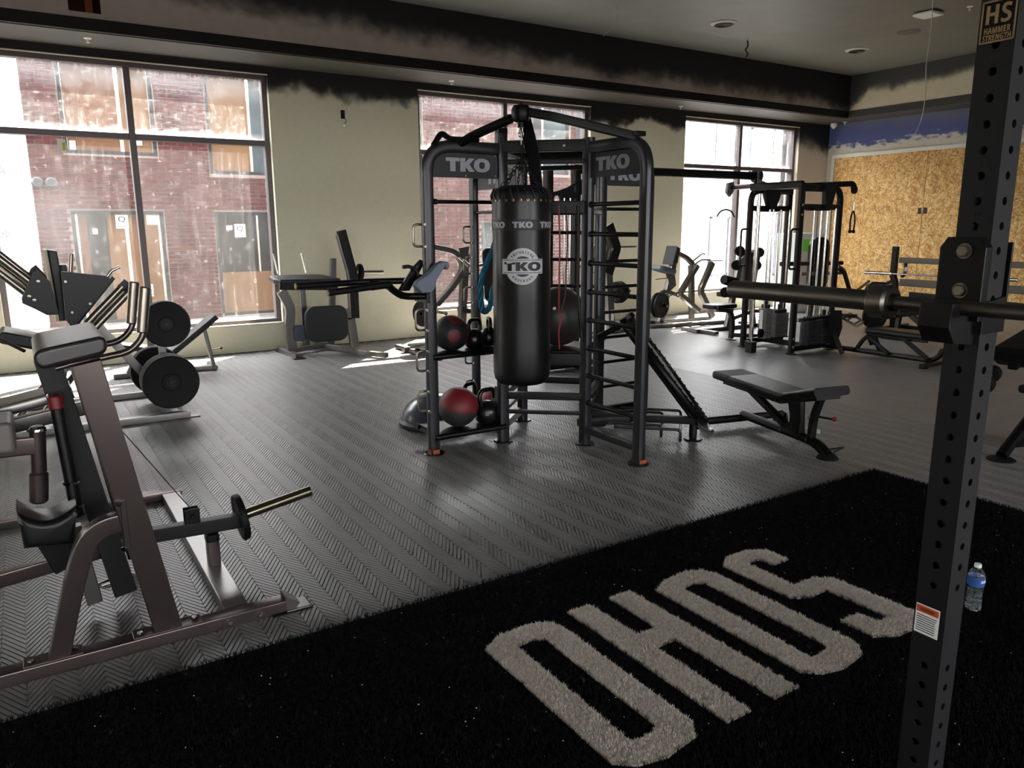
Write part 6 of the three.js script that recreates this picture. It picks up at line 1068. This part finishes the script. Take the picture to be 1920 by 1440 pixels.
// ---------------------------------------------------------------- bench with rollers at the right edge
{
  const t = thing('decline_bench', 'black bench with foam rollers cut off by the right picture edge', 'bench', [5.9, 0, -2.45]), z = -2.45;
  part(t, 'slanted_leg', rect([[5.56, 0.03, z], [6.15, 0.4, z]], 0.07, 0.07, { r: 0.024 }), M.black);
  part(t, 'foot', lathe([[0, 0], [0.09, 0], [0.09, 0.008], [0.07, 0.018], [0, 0.02]], [5.56, 0, z], [0, 1, 0], 24), M.satin);
  part(t, 'rear_leg', [rect([[5.72, 0.1, z], [6.4, 0.02, z]], 0.06, 0.06), rect([[6.9, 0.03, z - 0.25], [6.9, 0.03, z + 0.25]], 0.07, 0.05), rect([[6.15, 0.4, z], [6.9, 0.05, z]], 0.07, 0.07)], M.black);
  part(t, 'back_pad', slab([[0, 0], [0.02, -0.06], [0.09, -0.1], [1.1, 0.16], [1.12, 0.24], [1.05, 0.27], [0.03, 0.03]], [5.53, 0.75, z - 0.02], [1, 0, 0], [0, 1, 0], 0.24, 0.02, [], 3), M.pad);
  part(t, 'pad_beam', [rect([[5.55, 0.66, z], [6.5, 0.9, z]], 0.06, 0.05), rect([[6.15, 0.38, z], [6.2, 0.78, z]], 0.06, 0.06, { up: [1, 0, 0] })], M.black);
  part(t, 'roller_arm', [rect([[5.46, 0.535, z + 0.12], [6.25, 0.575, z + 0.12]], 0.055, 0.055, { r: 0.02 }), bolt([5.5, 0.537, z + 0.148], [0, 0, 1], 0.009, 0.004)], M.satin);
  part(t, 'roller_axle', cyl([5.32, 0.56, z - 0.06], [5.6, 0.585, z - 0.14], 0.014, 12), M.black);
  for (const [x, y, q] of [[5.345, 0.548, z - 0.06], [5.565, 0.585, z - 0.13]]) part(t, 'foam_roller', lathe([[0, 0], [0.05, 0], [0.06, 0.012], [0.06, 0.06], [0.05, 0.075], [0, 0.075]], [x - 0.035, y, q + 0.01], [0.94, 0.08, -0.3], 24), M.rubber);
}
{ const x = 12.28, z = -5.0, t = thing('storage_box', 'small pale plastic box on the floor near the olympic bench', 'box', [x, 0, z]); part(t, 'body', box(x - 0.12, x + 0.12, 0, 0.2, z - 0.15, z + 0.15, 0.015), mat('#b9bdb9', 0.5)); part(t, 'lid', box(x - 0.13, x + 0.13, 0.2, 0.225, z - 0.16, z + 0.16, 0.008), M.white); }
// ---------------------------------------------------------------- ceiling and wall fittings

for (const [x, z, lb] of [[8.6, -8.0, 'round ceiling air diffuser nearer the window soffit'], [11.7, -8.03, 'round ceiling air diffuser nearer the right wall']]) {
  const t = thing('air_diffuser', lb, 'vent', [x, CEIL - 0.04, z]);
  part(t, 'outer_ring', lathe([[0.15, 0.04], [0.18, 0.036], [0.18, 0.032], [0.14, 0.012], [0.13, 0.04]], [x, CEIL - 0.04, z], [0, 1, 0], 36), mat('#b9b8b2', 0.5));
  for (const r of [0.12, 0.085, 0.05]) part(t, 'cone', lathe([[r - 0.02, 0.035], [r, 0.006], [r - 0.006, 0.004], [r - 0.026, 0.035]], [x, CEIL - 0.04, z], [0, 1, 0], 30), mat('#3c3b38', 0.5));
  part(t, 'throat', lathe([[0, 0.039], [0.14, 0.039], [0.14, 0.037], [0, 0.037]], [x, CEIL - 0.04, z], [0, 1, 0], 24), M.black);
}
{
  const t = thing('access_point', 'white square fitting on the ceiling near the top right', 'ceiling fitting', [10.5, CEIL - 0.06, -6.2]);
  part(t, 'housing', box(10.36, 10.64, CEIL - 0.05, CEIL - 0.012, -6.34, -6.06, 0.018), mat('#e9e7e0', 0.5)); part(t, 'bracket', box(10.43, 10.57, CEIL - 0.012, CEIL, -6.27, -6.13), M.satin);
  solo('cover_ring', 'flat round cover plate on the ceiling beside the white fitting', 'ceiling fitting', lathe([[0, 0], [0.15, 0], [0.16, 0.006], [0.16, 0.01], [0, 0.01]], [11.3, CEIL - 0.0095, -6.94], [0, 1, 0], 36), mat('#575652', 0.6));
  const sprinkler = (x, y, z, label) => { const s = thing('sprinkler_head', label, 'sprinkler', [x, y - 0.045, z]); part(s, 'escutcheon', lathe([[0, 0], [0.03, 0], [0.04, 0.006], [0.04, 0.008], [0, 0.008]], [x, y - 0.0075, z], [0, 1, 0], 20), M.white); part(s, 'nozzle', [cyl([x, y - 0.005, z], [x, y - 0.04, z], 0.009), lathe([[0, 0], [0.018, 0], [0.018, 0.003], [0, 0.003]], [x, y - 0.045, z], [0, 1, 0], 14)], M.white); };
  sprinkler(10.7, CEIL, -5.77, 'white sprinkler head on the ceiling next to the rack top'); sprinkler(0.86, SOF - 0.008, -9.73, 'white sprinkler head above the left window'); sprinkler(5.32, SOF - 0.008, -9.9, 'white sprinkler head above the middle window'); sprinkler(9.75, SOF - 0.008, -9.95, 'white sprinkler head left of the far window'); sprinkler(14.0, SOF - 0.008, -9.75, 'small white sprinkler head beside the corner camera');
  const c = thing('security_camera', 'white dome security camera under the soffit in the far corner', 'camera', [14.0, SOF - 0.12, -10.0]);
  part(c, 'base', cyl([13.98, SOF - 0.009, -9.98], [13.98, SOF - 0.075, -9.98], 0.06, 24, 0.008), M.white); part(c, 'dome', ball(13.98, SOF - 0.08, -9.98, 0.035, 18), M.white);
  const wire = (name, label, pts, r, m) => solo(name, label, 'wire', [sweep(new THREE.CatmullRomCurve3(pts.map((p) => V(...p))).getPoints(24), circ(r, 6), [0.3, 0.1, 1], 1.2)], m);
  wire('hanging_wire', 'long white wire hanging from the ceiling in front of the hoarding', [[10.0, CEIL - 0.001, -5.86], [10.02, 4.0, -5.86], [9.99, 3.6, -5.86], [10.02, 3.2, -5.85], [9.99, 2.9, -5.86], [9.9, 2.66, -5.9]], 0.005, mat('#cfcdc6', 0.5));
  wire('hanging_wire', 'short pale wire dangling from the ceiling near the top centre', [[6.75, CEIL - 0.001, -8.1], [6.78, 4.25, -8.12], [6.76, 4.12, -8.13], [6.66, 4.03, -8.15], [6.6, 3.98, -8.17]], 0.005, mat('#bdbbb2', 0.5));
  wire('hanging_wire', 'black wire stub hanging from the ceiling left of the round diffuser', [[9.72, CEIL - 0.001, -8.55], [9.73, 4.28, -8.55], [9.7, 4.22, -8.56], [9.74, 4.17, -8.55], [9.71, 4.12, -8.55]], 0.012, M.cord);
  const o = thing('wall_junction_box', 'open junction box with a loose bulb wire high on the wall pier', 'electrical box', [3.84, 2.92, WZ]);
  part(o, 'box', box(3.81, 3.865, 3.02, 3.13, WZ, WZ + 0.012, 0.003), M.black); part(o, 'wire', tube([[3.85, 3.03, WZ + 0.012], [3.88, 2.99, WZ + 0.03], [3.845, 2.96, WZ + 0.03]], 0.004, { f: 0.02, seg: 6 }), mat('#4a4640', 0.6)); part(o, 'bulb', ball(3.845, 2.935, WZ + 0.032, 0.024, 14), mat('#e8e4d6', 0.2));
}
renderer.render(scene, camera);
